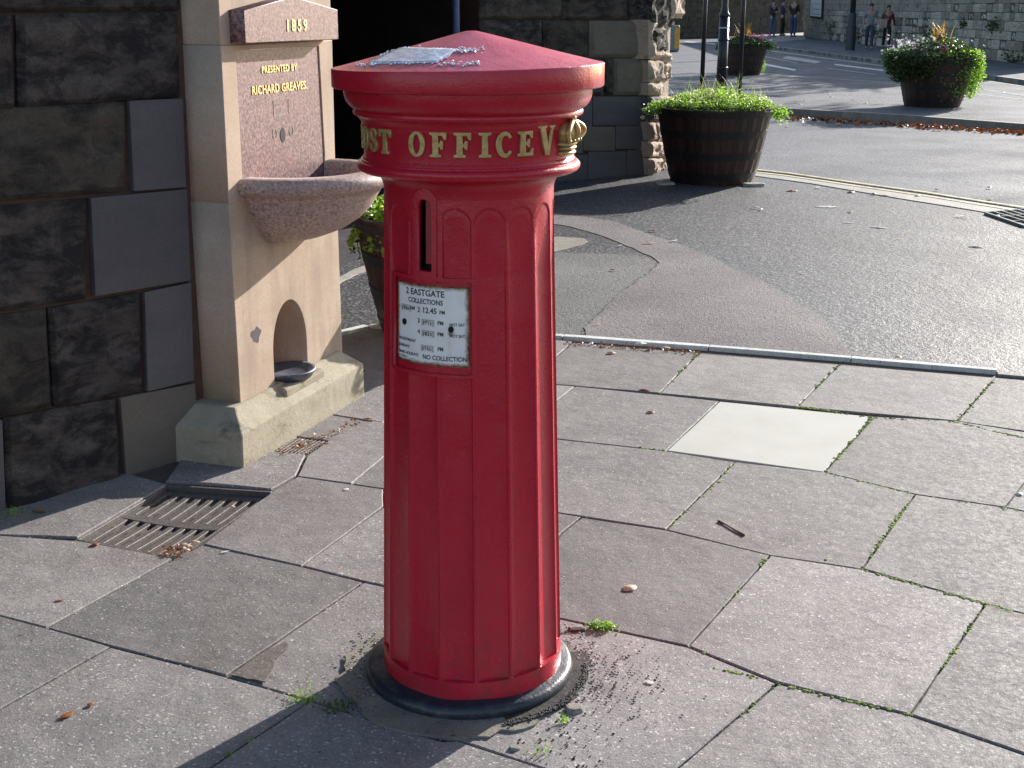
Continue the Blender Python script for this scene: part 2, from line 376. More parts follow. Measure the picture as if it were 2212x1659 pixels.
M['petal_y'] = leafmat('pale_yellow_petal', (.6, .55, .2), (.75, .7, .4), trans=.3, tint=(1.2, 1.2, 1.2))
M['petal_p'] = leafmat('pink_petal', (.5, .08, .28), (.6, .15, .38), trans=.3, tint=(1.2, 1.2, 1.2))
M['petal_w'] = leafmat('lilac_white_petal', (.5, .42, .5), (.7, .66, .66), trans=.3, tint=(1.2, 1.2, 1.2))
M['petal_v'] = leafmat('violet_petal', (.12, .08, .4), (.3, .25, .65), trans=.2, tint=(1.2, 1.2, 1.2))
M['dead'] = leafmat('brown_dead_leaf', (.12, .035, .012), (.3, .11, .035), trans=.15, sc=60, tint=(1.2, 1., .8))
M['dead_pale'] = leafmat('pale_dry_leaf', (.42, .24, .13), (.62, .47, .33), trans=.2, sc=60, tint=(1.2, 1., .8))
M['dead_white'] = leafmat('bleached_leaf', (.5, .48, .42), (.72, .7, .64), trans=.2, sc=60, tint=(1.2, 1., .8))
M['bark'] = sandstone('bark', (.05, .035, .025), (.12, .09, .06), scale=20)
M['twig'] = sandstone('twig_bark', (.12, .06, .035), (.3, .2, .13), scale=40)
M['pebble'] = concrete('black_pebbles', (.012, .012, .016), (.04, .04, .045), agg_t=.8)
M['chip'] = concrete('stone_chips', (.22, .18, .15), (.33, .29, .25), agg_t=.8)
def flat(name, c, r=.7):
    m = N(name); m.col(m.ramp(m.noise(12, 4), [(.3, [a*.8 for a in c]), (.7, [min(1, a*1.2) for a in c])])).rough(r); return m.m

# ------------------------------------------------------------------ the ground
EZ = 0.
kerbline = [(430, 760), (734, 722), (798, 706), (1000, 712), (1215, 729), (1520, 752), (1838, 776), (2154, 803), (2320, 817), (2700, 850)]
kl = [G(*p) for p in kerbline]
def poly_sheet(name, pts, z, mat, parent=None, kind=None, holes=(), thick=.002, label=None):
    me = plate([[(p[0], p[1]) for p in pts]]+[[(p[0], p[1]) for p in h] for h in holes], thick/2)
    xform(me, lambda v: Vector((v[0], v[1], v[2]+z-thick/2)))
    o = link(name, me, mat, parent)
    if kind: o['kind'] = kind
    if label: o['label'] = label
    return o
mk('ground', [(-200, -60, -.12), (250, -60, -.12), (250, 400, -.12), (-200, 400, -.12)], [(0, 1, 2, 3)], M['ground'])['kind'] = 'structure'
# asphalt forecourt between the pavement edging and the road channel
chan = [G(*p) for p in [(1380, 352), (1500, 358), (1640, 372), (1750, 386), (1953, 420), (2077, 439), (2212, 460), (2500, 500), (3000, 560)]]
fore = [tuple(p[:2]) for p in kl] + [tuple(p[:2]) for p in reversed(chan)] + [(1.4, 15.6), (1.4, 24), (-12, 24), (-12, 6.2)]
forecourt = poly_sheet('forecourt', fore, 0, M['asphalt'], kind='structure', thick=.08)
road_out = [tuple(p[:2]) for p in chan] + [(60, 12), (60, 140), (-60, 140), (-60, 24.01), (1.41, 24.01), (1.41, 15.6)]
road = poly_sheet('road', road_out, -.001, M['road'], kind='structure', thick=.08)
pinkband = [(1150, 452), (1200, 465), (1250, 468), (1329, 479), (1387, 502), (1480, 532), (1538, 555), (1586, 583), (1632, 599), (1674, 624), (1775, 686), (1803, 715), (1825, 745), (1838, 774),
            (1520, 750), (1270, 731), (1262, 708), (1272, 701), (1341, 634), (1404, 590), (1425, 569), (1406, 555), (1355, 532), (1304, 511), (1232, 490), (1150, 478)]
def ragged(pts, step=.05, amp=.006, seed=3, close=True):
    out = []; n = len(pts)
    for i in range(n if close else n-1):
        a, b = Vector(pts[i]).to_2d(), Vector(pts[(i+1) % n]).to_2d(); k = max(1, int((b-a).length/step))
        for j in range(k):
            p = a.lerp(b, j/k); q = noise.noise_vector((p.x*9+seed, p.y*9, seed))*amp+noise.noise_vector((p.x*40+seed, p.y*40, seed))*amp*.5
            out.append((p.x+q.x, p.y+q.y))
    return out
poly_sheet('asphalt_patch', ragged([G(*p) for p in pinkband], amp=.015), .004, M['asphalt_pink'], forecourt, thick=.005, label='smooth pinkish grey resurfaced band')
greyp = [(1000, 552), (1195, 547), (1260, 548), (1330, 549), (1398, 558), (1418, 570), (1398, 588), (1335, 632), (1265, 701), (1240, 729), (1000, 712)]
poly_sheet('asphalt_patch', ragged([G(*p) for p in greyp], amp=.015), .003, M['asphalt_grey'], forecourt, thick=.004, label='worn grey patch of asphalt')
poly_sheet('concrete_patch', ragged([G(*p) for p in [(1150, 516), (1205, 512), (1262, 516), (1270, 522), (1255, 531), (1200, 545), (1150, 548)]], amp=.01), .005, M['mortar_ring'], forecourt, thick=.006, label='yellowish patch of mortar')
# pale strip along the wall, painting in a band of sunlight
poly_sheet('painted_sun_strip', ragged([G(*p) for p in [(1000, 512), (765, 583), (690, 620), (690, 636), (765, 596), (1000, 527)]], amp=.01), .006, M['path'], forecourt, thick=.008)
# channel beside the double yellow lines
ch2 = [G(*p) for p in [(1380, 358), (1500, 365), (1640, 382), (1750, 397), (1950, 431), (2077, 451), (2212, 474), (2500, 518), (3000, 585)]]
chan_up = [G(*p) for p in [(1380, 353), (1500, 359), (1640, 373), (1750, 386), (1950, 416), (2077, 434), (2212, 455), (2500, 494), (3000, 552)]]
poly_sheet('gutter_channel', chan_up+ch2[::-1], .007, M['path'], forecourt, thick=.008)
for dy in (0, 9):
    up = [(1400, 353.5), (1560, 362.5), (1700, 377), (1860, 400), (2000, 419), (2120, 438), (2212, 452), (2500, 494), (3000, 560)]
    a = [G(x, y+dy*(.5+.5*(x-1380)/830)-3, 0) for x, y in up]; b = [p+Vector((-.025, -.065, 0)) for p in a]
    poly_sheet('yellow_line', a+b[::-1], .011, M['yellow'], road, thick=.003, label='worn yellow line of a double pair')

# pavement bed, slabs
gr = [G(362, 1045), G(588, 1060), G(377, 1205), G(168, 1162)]
bed_out = [(-6, 1.0), (-6, 7.5)] + [tuple(p[:2]) for p in kl] + [(6.5, .3), (0, -1.2)]
bed = poly_sheet('pavement', bed_out, -.010, M['bed'], kind='structure', holes=[[g_[:2] for g_ in gr]], thick=.05)
slabs = [
 # row against the edging
 [(560, 800), (740, 724), (798, 709), (1000, 715), (1238, 736), (1205, 765), (1140, 826), (790, 797), (700, 835), (560, 900)],
 [(1238, 739), (1509, 763), (1425, 849), (1243, 834), (1140, 826)],
 [(1509, 763), (1813, 787), (1722, 878), (1425, 849)],
 [(1813, 787), (2149, 816), (2067, 909), (1722, 878)],
 [(2149, 816), (2560, 852), (2520, 975), (2067, 909)],
 # second row
 [(680, 893), (790, 797), (940, 811), (829, 912), (704, 893)],
 [(940, 811), (1243, 834), (1110, 937), (829, 912)],
 [(1243, 834), (1554, 866), (1439, 974), (1110, 937)],
 [(1554, 866), (1889, 899), (1780, 1020), (1439, 974)],
 [(1889, 899), (2067, 909), (2290, 945), (2171, 1096), (1976, 1068), (1780, 1020)],
 [(2290, 945), (2700, 1010), (2620, 1190), (2171, 1096)],
 # third row
 [(804, 909), (829, 912), (910, 919), (760, 1045), (641, 1029), (664, 984), (711, 951)],
 [(910, 919), (1110, 937), (1180, 945), (1020, 1083), (829, 1055), (760, 1045)],
 [(1180, 945), (1439, 974), (1588, 998), (1439, 1144), (1214, 1109), (1020, 1083)],
 [(1588, 998), (1780, 1020), (1976, 1068), (1861, 1229), (1660, 1199), (1439, 1144)],
 [(1976, 1068), (2171, 1096), (2620, 1190), (2560, 1420), (2212, 1326), (2129, 1304), (1861, 1229)],
 # fourth row
 [(588, 1062), (642, 1030), (829, 1057), (829, 1094), (652, 1223), (438, 1176)],
 [(829, 1057), (1020, 1083), (870, 1275), (786, 1257), (652, 1223), (829, 1094)],
 [(1020, 1083), (1214, 1109), (1256, 1116), (1214, 1150), (1080, 1310), (870, 1275)],
 [(1256, 1116), (1439, 1144), (1664, 1199), (1487, 1397), (1214, 1337), (1080, 1310), (1214, 1150)],
 [(1664, 1199), (1861, 1229), (2129, 1304), (1966, 1544), (1679, 1475), (1487, 1397)],
 [(2129, 1304), (2212, 1326), (2560, 1420), (2480, 1720), (2212, 1628), (1966, 1544)],
 # fifth row
 [(-220, 1150), (0, 1157), (177, 1169), (374, 1206), (100, 1356), (-160, 1290)],
 [(374, 1206), (438, 1176), (652, 1223), (786, 1257), (489, 1460), (240, 1396), (100, 1356)],
 [(786, 1257), (870, 1275), (1080, 1310), (860, 1575), (671, 1513), (489, 1460)],
 [(1080, 1310), (1214, 1337), (1487, 1397), (1679, 1475), (1463, 1659), (1380, 1730), (1158, 1655), (990, 1600), (860, 1575)],
 [(1679, 1475), (1966, 1544), (2212, 1628), (2480, 1720), (2400, 2050), (1380, 1730), (1463, 1659)],
 # sixth row
 [(-160, 1290), (100, 1356), (240, 1396), (0, 1531), (-200, 1640), (-400, 1560)],
 [(240, 1396), (489, 1460), (671, 1513), (450, 1659), (330, 1745), (-200, 1640), (0, 1531)],
 [(671, 1513), (860, 1575), (957, 1601), (990, 1600), (1158, 1655), (1380, 1730), (1300, 1850), (330, 1745), (450, 1659)],
 [(-200, 1640), (330, 1745), (1300, 1850), (1200, 2150), (-400, 2100)],
 [(1380, 1730), (2400, 2050), (2200, 2400), (1200, 2150), (1300, 1850)],
 # strip along the fountain and wall
 [(704, 893), (809, 911), (709, 951), (632, 941), (590, 960), (560, 930)],
 [(586, 974), (661, 981), (640, 1027), (586, 1057), (450, 1044), (355, 1041), (400, 980), (500, 940)],
 [(355, 1043), (362, 1045), (168, 1160), (0, 1155), (-220, 1148), (-150, 1060), (200, 1000)],
]
def inset(pts, d):
    n = len(pts); A = sum(pts[i][0]*pts[(i+1) % n][1]-pts[(i+1) % n][0]*pts[i][1] for i in range(n))
    if A < 0: pts = pts[::-1]
    out = []
    for i in range(n):
        a, b, c_ = Vector(pts[i-1]), Vector(pts[i]), Vector(pts[(i+1) % n])
        e1 = (b-a).normalized(); e2 = (c_-b).normalized()
        n1 = Vector((-e1.y, e1.x)); n2 = Vector((-e2.y, e2.x)); k = n1+n2
        if k.length < 1e-3: k = n1.copy()
        k.normalize(); out.append(b+k*min(d/max(.3, k.dot(n1)), 3*d))
    return out
def slab(pts, mat, parent, name='slab', z=0., th=.045, joint=.0024, tilt=.003, seed=1, rag=.0018, ch=.003):
    ip = inset([p.to_2d() for p in pts], joint+rnd.uniform(0, .0015))
    rg = [Vector(p) for p in ragged([(p.x, p.y) for p in ip], .035, rag, seed)]
    cx = sum(p.x for p in rg)/len(rg); cy = sum(p.y for p in rg)/len(rg)
    tx, ty, dz = rnd.uniform(-tilt, tilt), rnd.uniform(-tilt, tilt), rnd.uniform(-.0015, .0015)
    inn = inset([tuple(p) for p in rg], ch)
    if len(inn) != len(rg): inn = rg
    def zz(p): return z+dz+tx*(p.x-cx)+ty*(p.y-cy)
    n = len(rg); vs = [(p.x, p.y, zz(p)) for p in inn]+[(p.x, p.y, zz(p)-ch) for p in (rg if sum(rg[i][0]*rg[(i+1) % n][1]-rg[(i+1) % n][0]*rg[i][1] for i in range(n)) > 0 else rg[::-1])]
    vs += [(v[0], v[1], z-th) for v in vs[n:2*n]]
    fs = [tuple(range(n))]
    for i in range(n):
        j = (i+1) % n; fs += [(i, i+n, j+n, j), (i+n, i+2*n, j+2*n, j+n)]
    return mk(name, vs, fs, mat, parent, center=True)
for i, s in enumerate(slabs):
    o = slab([G(*p) for p in s], M['slab_pale'] if i == 8 else M['slab'], bed, seed=i)
    if i == 8: o['label'] = 'one clean cream paving slab among the grey ones'
# small crosshatched tile beside the plinth
ct = [G(*p) for p in [(589, 972), (632, 942), (709, 952), (661, 980)]]
tile = slab(ct, M['bed'], bed, name='crosshatched_tile', z=-.006, seed=77); tile['label'] = 'small brown tile with a diamond pattern'
ga, gb = [], []
for k in range(1, 9):
    t = k/9
    for (p, q) in ((ct[0].lerp(ct[3], t), ct[1].lerp(ct[2], t)), (ct[0].lerp(ct[1], t), ct[3].lerp(ct[2], t))):
        v, f = tube([p+Vector((0, 0, -.005)), q+Vector((0, 0, -.005))], .0025, 4); f = [tuple(i+len(ga) for i in ff) for ff in f]; ga += v; gb += f
mk('tile_ridge', ga, gb, M['chip'], tile)['kind'] = 'stuff'

# edging stones
def edge_stone(a, b, wd, z0, z1, mat, parent, name='edging_stone', bv=.004):
    a, b = Vector(a).to_2d(), Vector(b).to_2d(); e = (b-a).normalized(); n = Vector((-e.y, e.x))
    a2, b2 = a+e*.003, b-e*.003; L = (b2-a2).length; k = max(2, int(L/.15)); vs, fs = [], []
    for i in range(k+1):
        p = a2.lerp(b2, i/k); j = noise.noise((p.x*4, p.y*4, 1))*.008+noise.noise((p.x*19, p.y*19, 1))*.003
        for (o_, z_) in ((0, z0), (0, z1-.003), (.004, z1), (wd-.004, z1), (wd, z1-.003), (wd, z0)):
            q = p+n*(o_+j*(1 if o_ < wd/2 else -.5)); vs.append((q.x, q.y, z_+noise.noise((p.x*6, p.y*6, 9))*.0015))
    for i in range(k):
        for m_ in range(5): fs.append((i*6+m_, (i+1)*6+m_, (i+1)*6+m_+1, i*6+m_+1))
    fs += [tuple(range(6)), tuple(range(k*6+5, k*6-1, -1))]
    return mk(name, vs, fs, mat, parent, center=True)
edging = empty('edging', G(1520, 755), kind='structure')
for a, b in (((734, 724), (798, 708)), ((798, 708), (1215, 731)), ((1215, 731), (1530, 754)), ((1530, 754), (1838, 779)), ((1838, 779), (2154, 806))):
    edge_stone(G(*a), G(*b), .05, -.04, .013, M['edging'], edging)
for a, b in (((2154, 809), (2400, 830)), ((2400, 830), (2700, 856))):
    edge_stone(G(*a), G(*b), .05, -.04, .002, M['kerb'], edging)

# moss and dirt in the joints (one mass)
def blobs(name, pts, rad, mat, parent=None, flat_=.5, kind='stuff', seed=0, jit=1.):
    rr = random.Random(seed); base = []
    bm = bmesh.new(); bmesh.ops.create_icosphere(bm, subdivisions=1, radius=1.)
    bv = [v.co.copy() for v in bm.verts]; bf = [tuple(v.index for v in f.verts) for f in bm.faces]; bm.free()
    vs, fs = [], []
    for p in pts:
        r = rad*rr.uniform(.5, 1.4); rot = Matrix.Rotation(rr.uniform(0, 6.3), 3, 'Z'); o = len(vs)
        sx, sy = rr.uniform(.7, 1.3), rr.uniform(.7, 1.3)
        for c in bv:
            q = rot @ Vector((c.x*r*sx, c.y*r*sy, c.z*r*flat_)); q *= rr.uniform(.85, 1.15)
            vs.append(Vector(p)+q)
        fs += [tuple(i+o for i in f) for f in bf]
    o = mk(name, vs, fs, mat, parent)
    if kind: o['kind'] = kind
    return o
moss_lines = [((1722, 877), (1889, 902), 1), ((1889, 902), (2067, 912), .7), ((2067, 912), (2212, 946), .9), ((1780, 1022), (1976, 1068), 1), ((1976, 1068), (2212, 1106), .8),
              ((1976, 1070), (1915, 1150), 1.3), ((1915, 1150), (1861, 1228), .5), ((1885, 902), (1785, 1018), .9), ((2149, 818), (2067, 909), .4), ((1425, 849), (1509, 764), .35), ((1780, 1208), (2129, 1304), .7),
              ((2129, 1304), (2212, 1328), 1.4), ((2132, 1308), (2040, 1440), .6), ((1660, 1202), (1640, 1222), .6), ((1600, 1270), (1560, 1310), .4), ((1440, 974), (1380, 966), .5), ((1588, 998), (1540, 1050), .35), ((1540, 1050), (1445, 1140), .4),
              ((1487, 1397), (1530, 1412), .6), ((1540, 1440), (1690, 1478), .5), ((1690, 1478), (1966, 1544), .5), ((1674, 1480), (1600, 1545), .35), ((600, 1530), (670, 1508), .5), ((490, 1632), (560, 1590), .25), ((1813, 787), (1722, 876), .15)]
pp = []
for a, b, dn in moss_lines:
    pa, pb = G(*a), G(*b); L = (pb-pa).length
    for _ in range(int(L*dn*480)):
        t = rnd.random(); q = pa.lerp(pb, t); k = noise.noise((q.x*7, q.y*7, 3))
        if k < -.08 and rnd.random() < .85: continue
        pp.append(q+Vector((rnd.gauss(0, .0045), rnd.gauss(0, .0045), -.002+rnd.uniform(-.002, .002))))
tag(blobs('moss', pp, .006, M['moss'], seed=4), 'green moss filling the joints between the paving slabs', 'moss')
jl = []
for s in slabs[:30]:
    for i in range(len(s)):
        pa, pb = G(*s[i]), G(*s[(i+1) % len(s)])
        for _ in range(int((pb-pa).length*22)):
            q = pa.lerp(pb, rnd.random())
            if noise.noise((q.x*3, q.y*3, 8)) > -.05: jl.append(q+Vector((rnd.gauss(0, .005), rnd.gauss(0, .005), -.003)))
tag(blobs('joint_debris', jl, .0028, M['chip'], seed=5), 'pale crumbs and grit lying in the slab joints', 'grit')

# ------------------------------------------------------------------ street gully grate
gz = -.022
grate = empty('drain_grate', sum(gr, Vector())/4, 'worn cast iron slotted drain grate sunk in the paving beside the sooty wall', 'drain')
def gp(u_, v_, z): # u 0..1 left->right (TL->TR), v 0..1 top->bottom
    a = gr[0].lerp(gr[1], u_); b = gr[3].lerp(gr[2], u_); p = a.lerp(b, v_)
    sag = .010*(1-(2*u_-1)**2)*(1-(2*v_-1)**2); return Vector((p.x, p.y, z-sag))
def gbar(u0, u1, v0, v1, z0, z1, name, ns=6):
    vs, fs = [], []
    for i in range(ns+1):
        t = i/ns
        for (uu, vv, z) in (((u0, v0+(v1-v0)*t, z0), (u0, v0+(v1-v0)*t, z1), (u1, v0+(v1-v0)*t, z1), (u1, v0+(v1-v0)*t, z0)) if abs(v1-v0) > abs(u1-u0) else
                            ((u0+(u1-u0)*t, v0, z0), (u0+(u1-u0)*t, v0, z1), (u0+(u1-u0)*t, v1, z1), (u0+(u1-u0)*t, v1, z0))):
            vs.append(gp(uu, vv, z))
    for i in range(ns):
        for k in range(4): l = (k+1) % 4; fs.append((i*4+k, i*4+l, (i+1)*4+l, (i+1)*4+k))
    fs += [(0, 1, 2, 3), (ns*4+3, ns*4+2, ns*4+1, ns*4)]
    o = mk(name, vs, fs, M['iron'], grate); bm = bmesh.new(); bm.from_mesh(o.data); bmesh.ops.recalc_face_normals(bm, faces=bm.faces); bm.to_mesh(o.data); bm.free()
    bevel(o, .0015, 1); return o
NB = 8
for i in range(NB+1):
    u0 = .04+i*(.92/NB)-.028; gbar(u0, u0+.056, .05, .95, gz-.02, gz, 'grate_bar')
for v0, v1 in ((.02, .08), (.46, .545), (.92, .98)): gbar(.015, .985, v0, v1, gz-.019, gz+.0015, 'cross_bar', 8)
gbar(0, .012, 0, 1, -.1, -.006, 'frame_side'); gbar(.988, 1, 0, 1, -.1, -.010, 'frame_side')
gbar(0, 1, 0, .02, -.1, -.002, 'frame_side', 8); gbar(0, 1, .98, 1, -.1, -.008, 'frame_side', 8)
nn_ = 14; vs = [gp(i/nn_, j/nn_, gz-.010+noise.noise((i*.7, j*.7, 1))*.006) for j in range(nn_+1) for i in range(nn_+1)]
mk('silt', vs, [(j*(nn_+1)+i, j*(nn_+1)+i+1, (j+1)*(nn_+1)+i+1, (j+1)*(nn_+1)+i) for j in range(nn_) for i in range(nn_)], M['bed'], grate)

# ------------------------------------------------------------------ stone wall builder
def rough_stone(a, b, c_, d_, nrm, depth, mat, parent, amp=.012, round_=.02, nx=12, nz=8, seed=0, name='stone'):
    """front face quad a(bl) b(br) c(tr) d(tl) bulging along nrm"""
    vs, fs = [], []; a, b, c_, d_ = map(Vector, (a, b, c_, d_)); W_ = (b-a).length; H_ = (d_-a).length
    for j in range(nz+1):
        for i in range(nx+1):
            s, t = i/nx, j/nz
            p = a.lerp(b, s).lerp(d_.lerp(c_, s), t)
            e = min(s, 1-s)*W_; f = min(t, 1-t)*H_; k = min(e, f); dd = 0
            if k < round_: dd = -round_*.8*(1-math.sqrt(max(0, 1-(1-k/round_)**2)))
            q = (p.x*5+seed*3.1, p.y*5, p.z*7)
            if k > 0: dd += (noise.fractal(q, 1., 2., 4)*amp)*min(1, k/.03)
            vs.append(p+nrm*dd)
    nf = len(vs)
    ring = [i for i in range(nx+1)]+[(j*(nx+1)+nx) for j in range(1, nz+1)]+[nz*(nx+1)+i for i in range(nx-1, -1, -1)]+[j*(nx+1) for j in range(nz-1, 0, -1)]
    for j in range(nz):
        for i in range(nx): k = j*(nx+1)+i; fs.append((k, k+1, k+nx+2, k+nx+1))
    for r_ in ring: vs.append(vs[r_]-nrm*depth)
    L = len(ring)
    for i in range(L): fs.append((ring[i], nf+i, nf+(i+1) % L, ring[(i+1) % L]))
    return mk(name, vs, fs, mat, parent, smooth=False, center=True)

# left wall with the quoins next to the fountain
WA = 49.; W0 = G(340, 1005); WN = Vector((math.cos(R(WA-90)), math.sin(R(WA-90)), 0)); WU = dirv(WA)
wl = empty('stone_wall', W0+Vector((0, 0, 0)), 'sooty weathered sandstone wall with smooth grey quoins left of the fountain', 'wall')
def WP(x, y): return V(x, y, W0, WA)
lw = [ # bl, br, tr, tl in picture survey, kind
 ([(-30, 26), (393, 22), (396, -120), (-30, -120)], 'wall_rough'),
 ([(-200, 242), (36, 236), (30, 32), (-200, 36)], 'wall_rough'), ([(44, 234), (394, 211), (390, 26), (40, 31)], 'wall_rough'),
 ([(-220, 452), (274, 414), (276, 220), (-220, 247)], 'wall_mid'), ([(291, 413), (403, 404), (396, 213), (281, 218)], 'wall_smooth'),
 ([(-150, 696), (190, 647), (192, 429), (-150, 460)], 'wall_rough'), ([(208, 640), (413, 606), (405, 409), (198, 428)], 'wall_smooth'),
 ([(-180, 935), (115, 882), (104, 669), (-180, 706)], 'wall_mid'), ([(122, 881), (312, 849), (305, 634), (109, 667)], 'wall_rough'), ([(321, 846), (420, 822), (414, 611), (314, 632)], 'wall_smooth'),
 ([(22, 1130), (266, 1041), (254, 862), (12, 905)], 'wall_rough'), ([(275, 1038), (432, 980), (422, 829), (262, 860)], 'wall_buff'),
 ([(-150, 1200), (16, 1136), (6, 908), (-150, 950)], 'wall_smooth')]
for i, (q, mt) in enumerate(lw):
    P4 = [WP(*p) for p in q]
    if q[0][1] > 980: P4[0].z = P4[1].z = -.03
    sm = mt in ('wall_smooth', 'wall_buff')
    rough_stone(*P4, WN, .12, M[mt], wl, amp=.0015 if sm else .02, round_=.004 if sm else .022, nx=6 if sm else 26, nz=5 if sm else 16, seed=i)
# courses further left and above, outside the picture
vs_, fs_ = [], []
def add_box_uv(s0, s1, z0, z1, n0, n1, org, u, n):
    k = len(vs_)
    for z in (z0, z1):
        for nn2 in (n0, n1):
            for s in (s0, s1): vs_.append(org+u*s+n*nn2+Vector((0, 0, z)))
    fs_.extend([tuple(i+k for i in f) for f in [(0, 2, 3, 1), (4, 5, 7, 6), (0, 1, 5, 4), (2, 6, 7, 3), (0, 4, 6, 2), (1, 3, 7, 5)]])
sL = min((WP(*p)-W0).dot(WU) for p in [(-150, 700)])-.04
sR = (WP(390, 300)-W0).dot(WU)
zc = [-.03, .34, .70, 1.06, 1.385, 1.70]
for j in range(12):
    z0 = zc[j] if j < 5 else 2.0+(j-5)*.36; z1 = zc[j+1] if j < 5 else z0+.36
    s = sL-.01 if j < 5 else sR
    while s > sL-3:
        L = rnd.uniform(.4, .7); add_box_uv(s-L+.012, s, z0+.006, z1-.006, -.12, rnd.uniform(-.012, .004), W0, WU, WN); s -= L
o = mk('upper_courses', vs_, fs_, M['wall_rough'], wl); o['kind'] = 'stuff'
vs_, fs_ = [], []
add_box_uv(sL-3.1, sR+.09, -.1, 4.4, -.6, -.032, W0, WU, WN)
mk('mortar', vs_, fs_, M['mortar'], wl)

# ------------------------------------------------------------------ the drinking fountain
FU, FN = dirv(70), dirv(-20); C0 = G(525, 1012)
ft = empty('drinking_fountain', C0+FU*.55-FN*.2, 'pink granite drinking fountain dated 1859 set in a pale sandstone pier', 'fountain')
def FP(u, n, z): return C0+FU*u+FN*n+Vector((0, 0, z))
def fbox(name, u0, u1, n0, n1, z0, z1, mat, bv=.004, parent=ft, seg=2):
    v, f = box(u0, u1, n0, n1, z0, z1)
    o = mk(name, [FP(*p) for p in v], [t[::-1] for t in f], mat, parent); bevel(o, bv, seg); return o
def fplate(name, outl, n_back, n_front, mat, parent=ft, bv=.0, subdiv=0):
    th = n_front-n_back; me = plate(outl, th/2-bv, bv)
    off = wloc(parent); xform(me, lambda v: FP(v[0], n_back+th/2+v[2], v[1])-off)
    bm = bmesh.new(); bm.from_mesh(me); bmesh.ops.remove_doubles(bm, verts=bm.verts, dist=1e-5); bmesh.ops.recalc_face_normals(bm, faces=bm.faces); bm.to_mesh(me); bm.free()
    return link(name, me, mat, parent)
BW, BE = .17, 1.035; NF = -.1; NBK = -.62
# plinth with weathered (sloping) top
pl = [(-.0, .0), (1.045, .0), (1.045, -.8), (0, -.8)]
v = [FP(0, 0, -.03), FP(1.05, 0, -.03), FP(1.05, -.9, -.03), FP(0, -.9, -.03), FP(.005, 0, .135), FP(1.045, 0, .15), FP(1.045, -.9, .15), FP(.005, -.9, .135),
     FP(.10, NF+.015, .205), FP(.985, NF+.015, .215), FP(.985, -.9, .215), FP(.10, -.9, .205)]
o = mk('plinth', v, [(0, 1, 5, 4), (1, 2, 6, 5), (2, 3, 7, 6), (3, 0, 4, 7), (4, 5, 9, 8), (5, 6, 10, 9), (6, 7, 11, 10), (7, 4, 8, 11), (8, 9, 10, 11), (3, 2, 1, 0)], M['plinth'], ft); bevel(o, .006, 2, 15)
# lower pier stone with arched niche
arch = [(.432, .17)]+[(.432+.142*(1-math.cos(t)), .33+.205*math.sin(t)) for t in [math.pi*k/20 for k in range(0, 21)]]+[(.716, .17)]
lo = [(BW, .16), (BE, .16), (BE, .985), (BW, .985)]
fplate('pier_stone', [lo, arch], NF-.42, NF, M['fount'], bv=.003)
fplate('niche_back', [[(a_ if a_ > .574 else a_, b_) for a_, b_ in arch]], NF-.419, NF-.40, M['wall_mid'])  # dark dirty stone that also puts the niche's shade into the colour
fbox('pier_core', BW+.004, BE-.004, NF-.8, NF-.422, .15, .98, M['fount'])
# middle stone: jambs beside the granite, and the stone above
fplate('pier_stone', [[(BW+.003, .99), (BE-.003, .99), (BE+.01, 1.56), (BW+.012, 1.56)], [(.273, .993), (.94, .993), (.946, 1.1), (.93, 1.545), (.277, 1.545)]], NF-.26, NF-.001, M['fount'], bv=.003)
fbox('pier_core', BW+.008, BE-.002, NF-.8, NF-.262, .985, 1.56, M['fount'])
fbox('pier_stone', BW+.012, BE+.012, NF-.8, NF-.002, 1.564, 2.25, M['fount'])
fbox('pier_stone', BW+.012, BE+.012, NF-.8, NF-.002, 2.256, 3.3, M['fount'])
# granite panel and pediment block
o = fplate('granite_panel', [[(.276, .985), (.936, .985), (.942, 1.1), (.927, 1.542), (.28, 1.542)]], NF-.05, NF-.006, M['granite_st'], bv=.001)
uvl = o.data.uv_layers.new(name='UVMap'); w0 = wloc(ft)
for lp in o.data.loops:
    p = o.data.vertices[lp.vertex_index].co+w0-C0; uvl.data[lp.index].uv = ((p.dot(FU)-.276)/.66, (p.z-1.06)/.48)
ped = fplate('pediment_block', [[(.25, 1.572), (.982, 1.572), (.982, 1.685), (.62, 1.735), (.25, 1.685)]], NF-.03, NF+.062, M['granite'], bv=.003)
def ftext(s, size, u, z, n, mat, parent, sp=1., ext=.0012):
    me = text(s, size, ext, spacing=sp); off = wloc(parent)
    xform(me, lambda v: FP(u+v[0], n+v[2], z+v[1])-off); return link('inscription', me, mat, parent)
ftext('1859', .062, .63, 1.608, NF+.0635, M['gilt'], ped, 1.5)
pan = o
ftext('PRESENTED BY', .037, .60, 1.452, NF-.0045, M['gilt'], pan, 1.15)
ftext('RICHARD GREAVES.', .046, .60, 1.375, NF-.0045, M['gilt'], pan, 1.08)
# spout hole and marks
def ell(cu_, cz, a, b, n=20): return [(cu_+a*math.cos(2*math.pi*k/n), cz+b*math.sin(2*math.pi*k/n)) for k in range(n)]
fplate('spout_hole', [ell(.603, 1.205, .02, .028)], NF-.02, NF-.0045, M['slot'], pan)
for c0_ in (.672, .54): fplate('tap_mark', [ell(c0_, 1.215, .017, .02), ell(c0_, 1.215, .0145, .0175)], NF-.02, NF-.0045, M['chip'], pan)
fplate('plaque_scar', [[(.54, 1.28), (.66, 1.28), (.66, 1.345), (.54, 1.345)], [(.5425, 1.2825), (.6575, 1.2825), (.6575, 1.3425), (.5425, 1.3425)]], NF-.02, NF-.0047, M['chip'], pan)
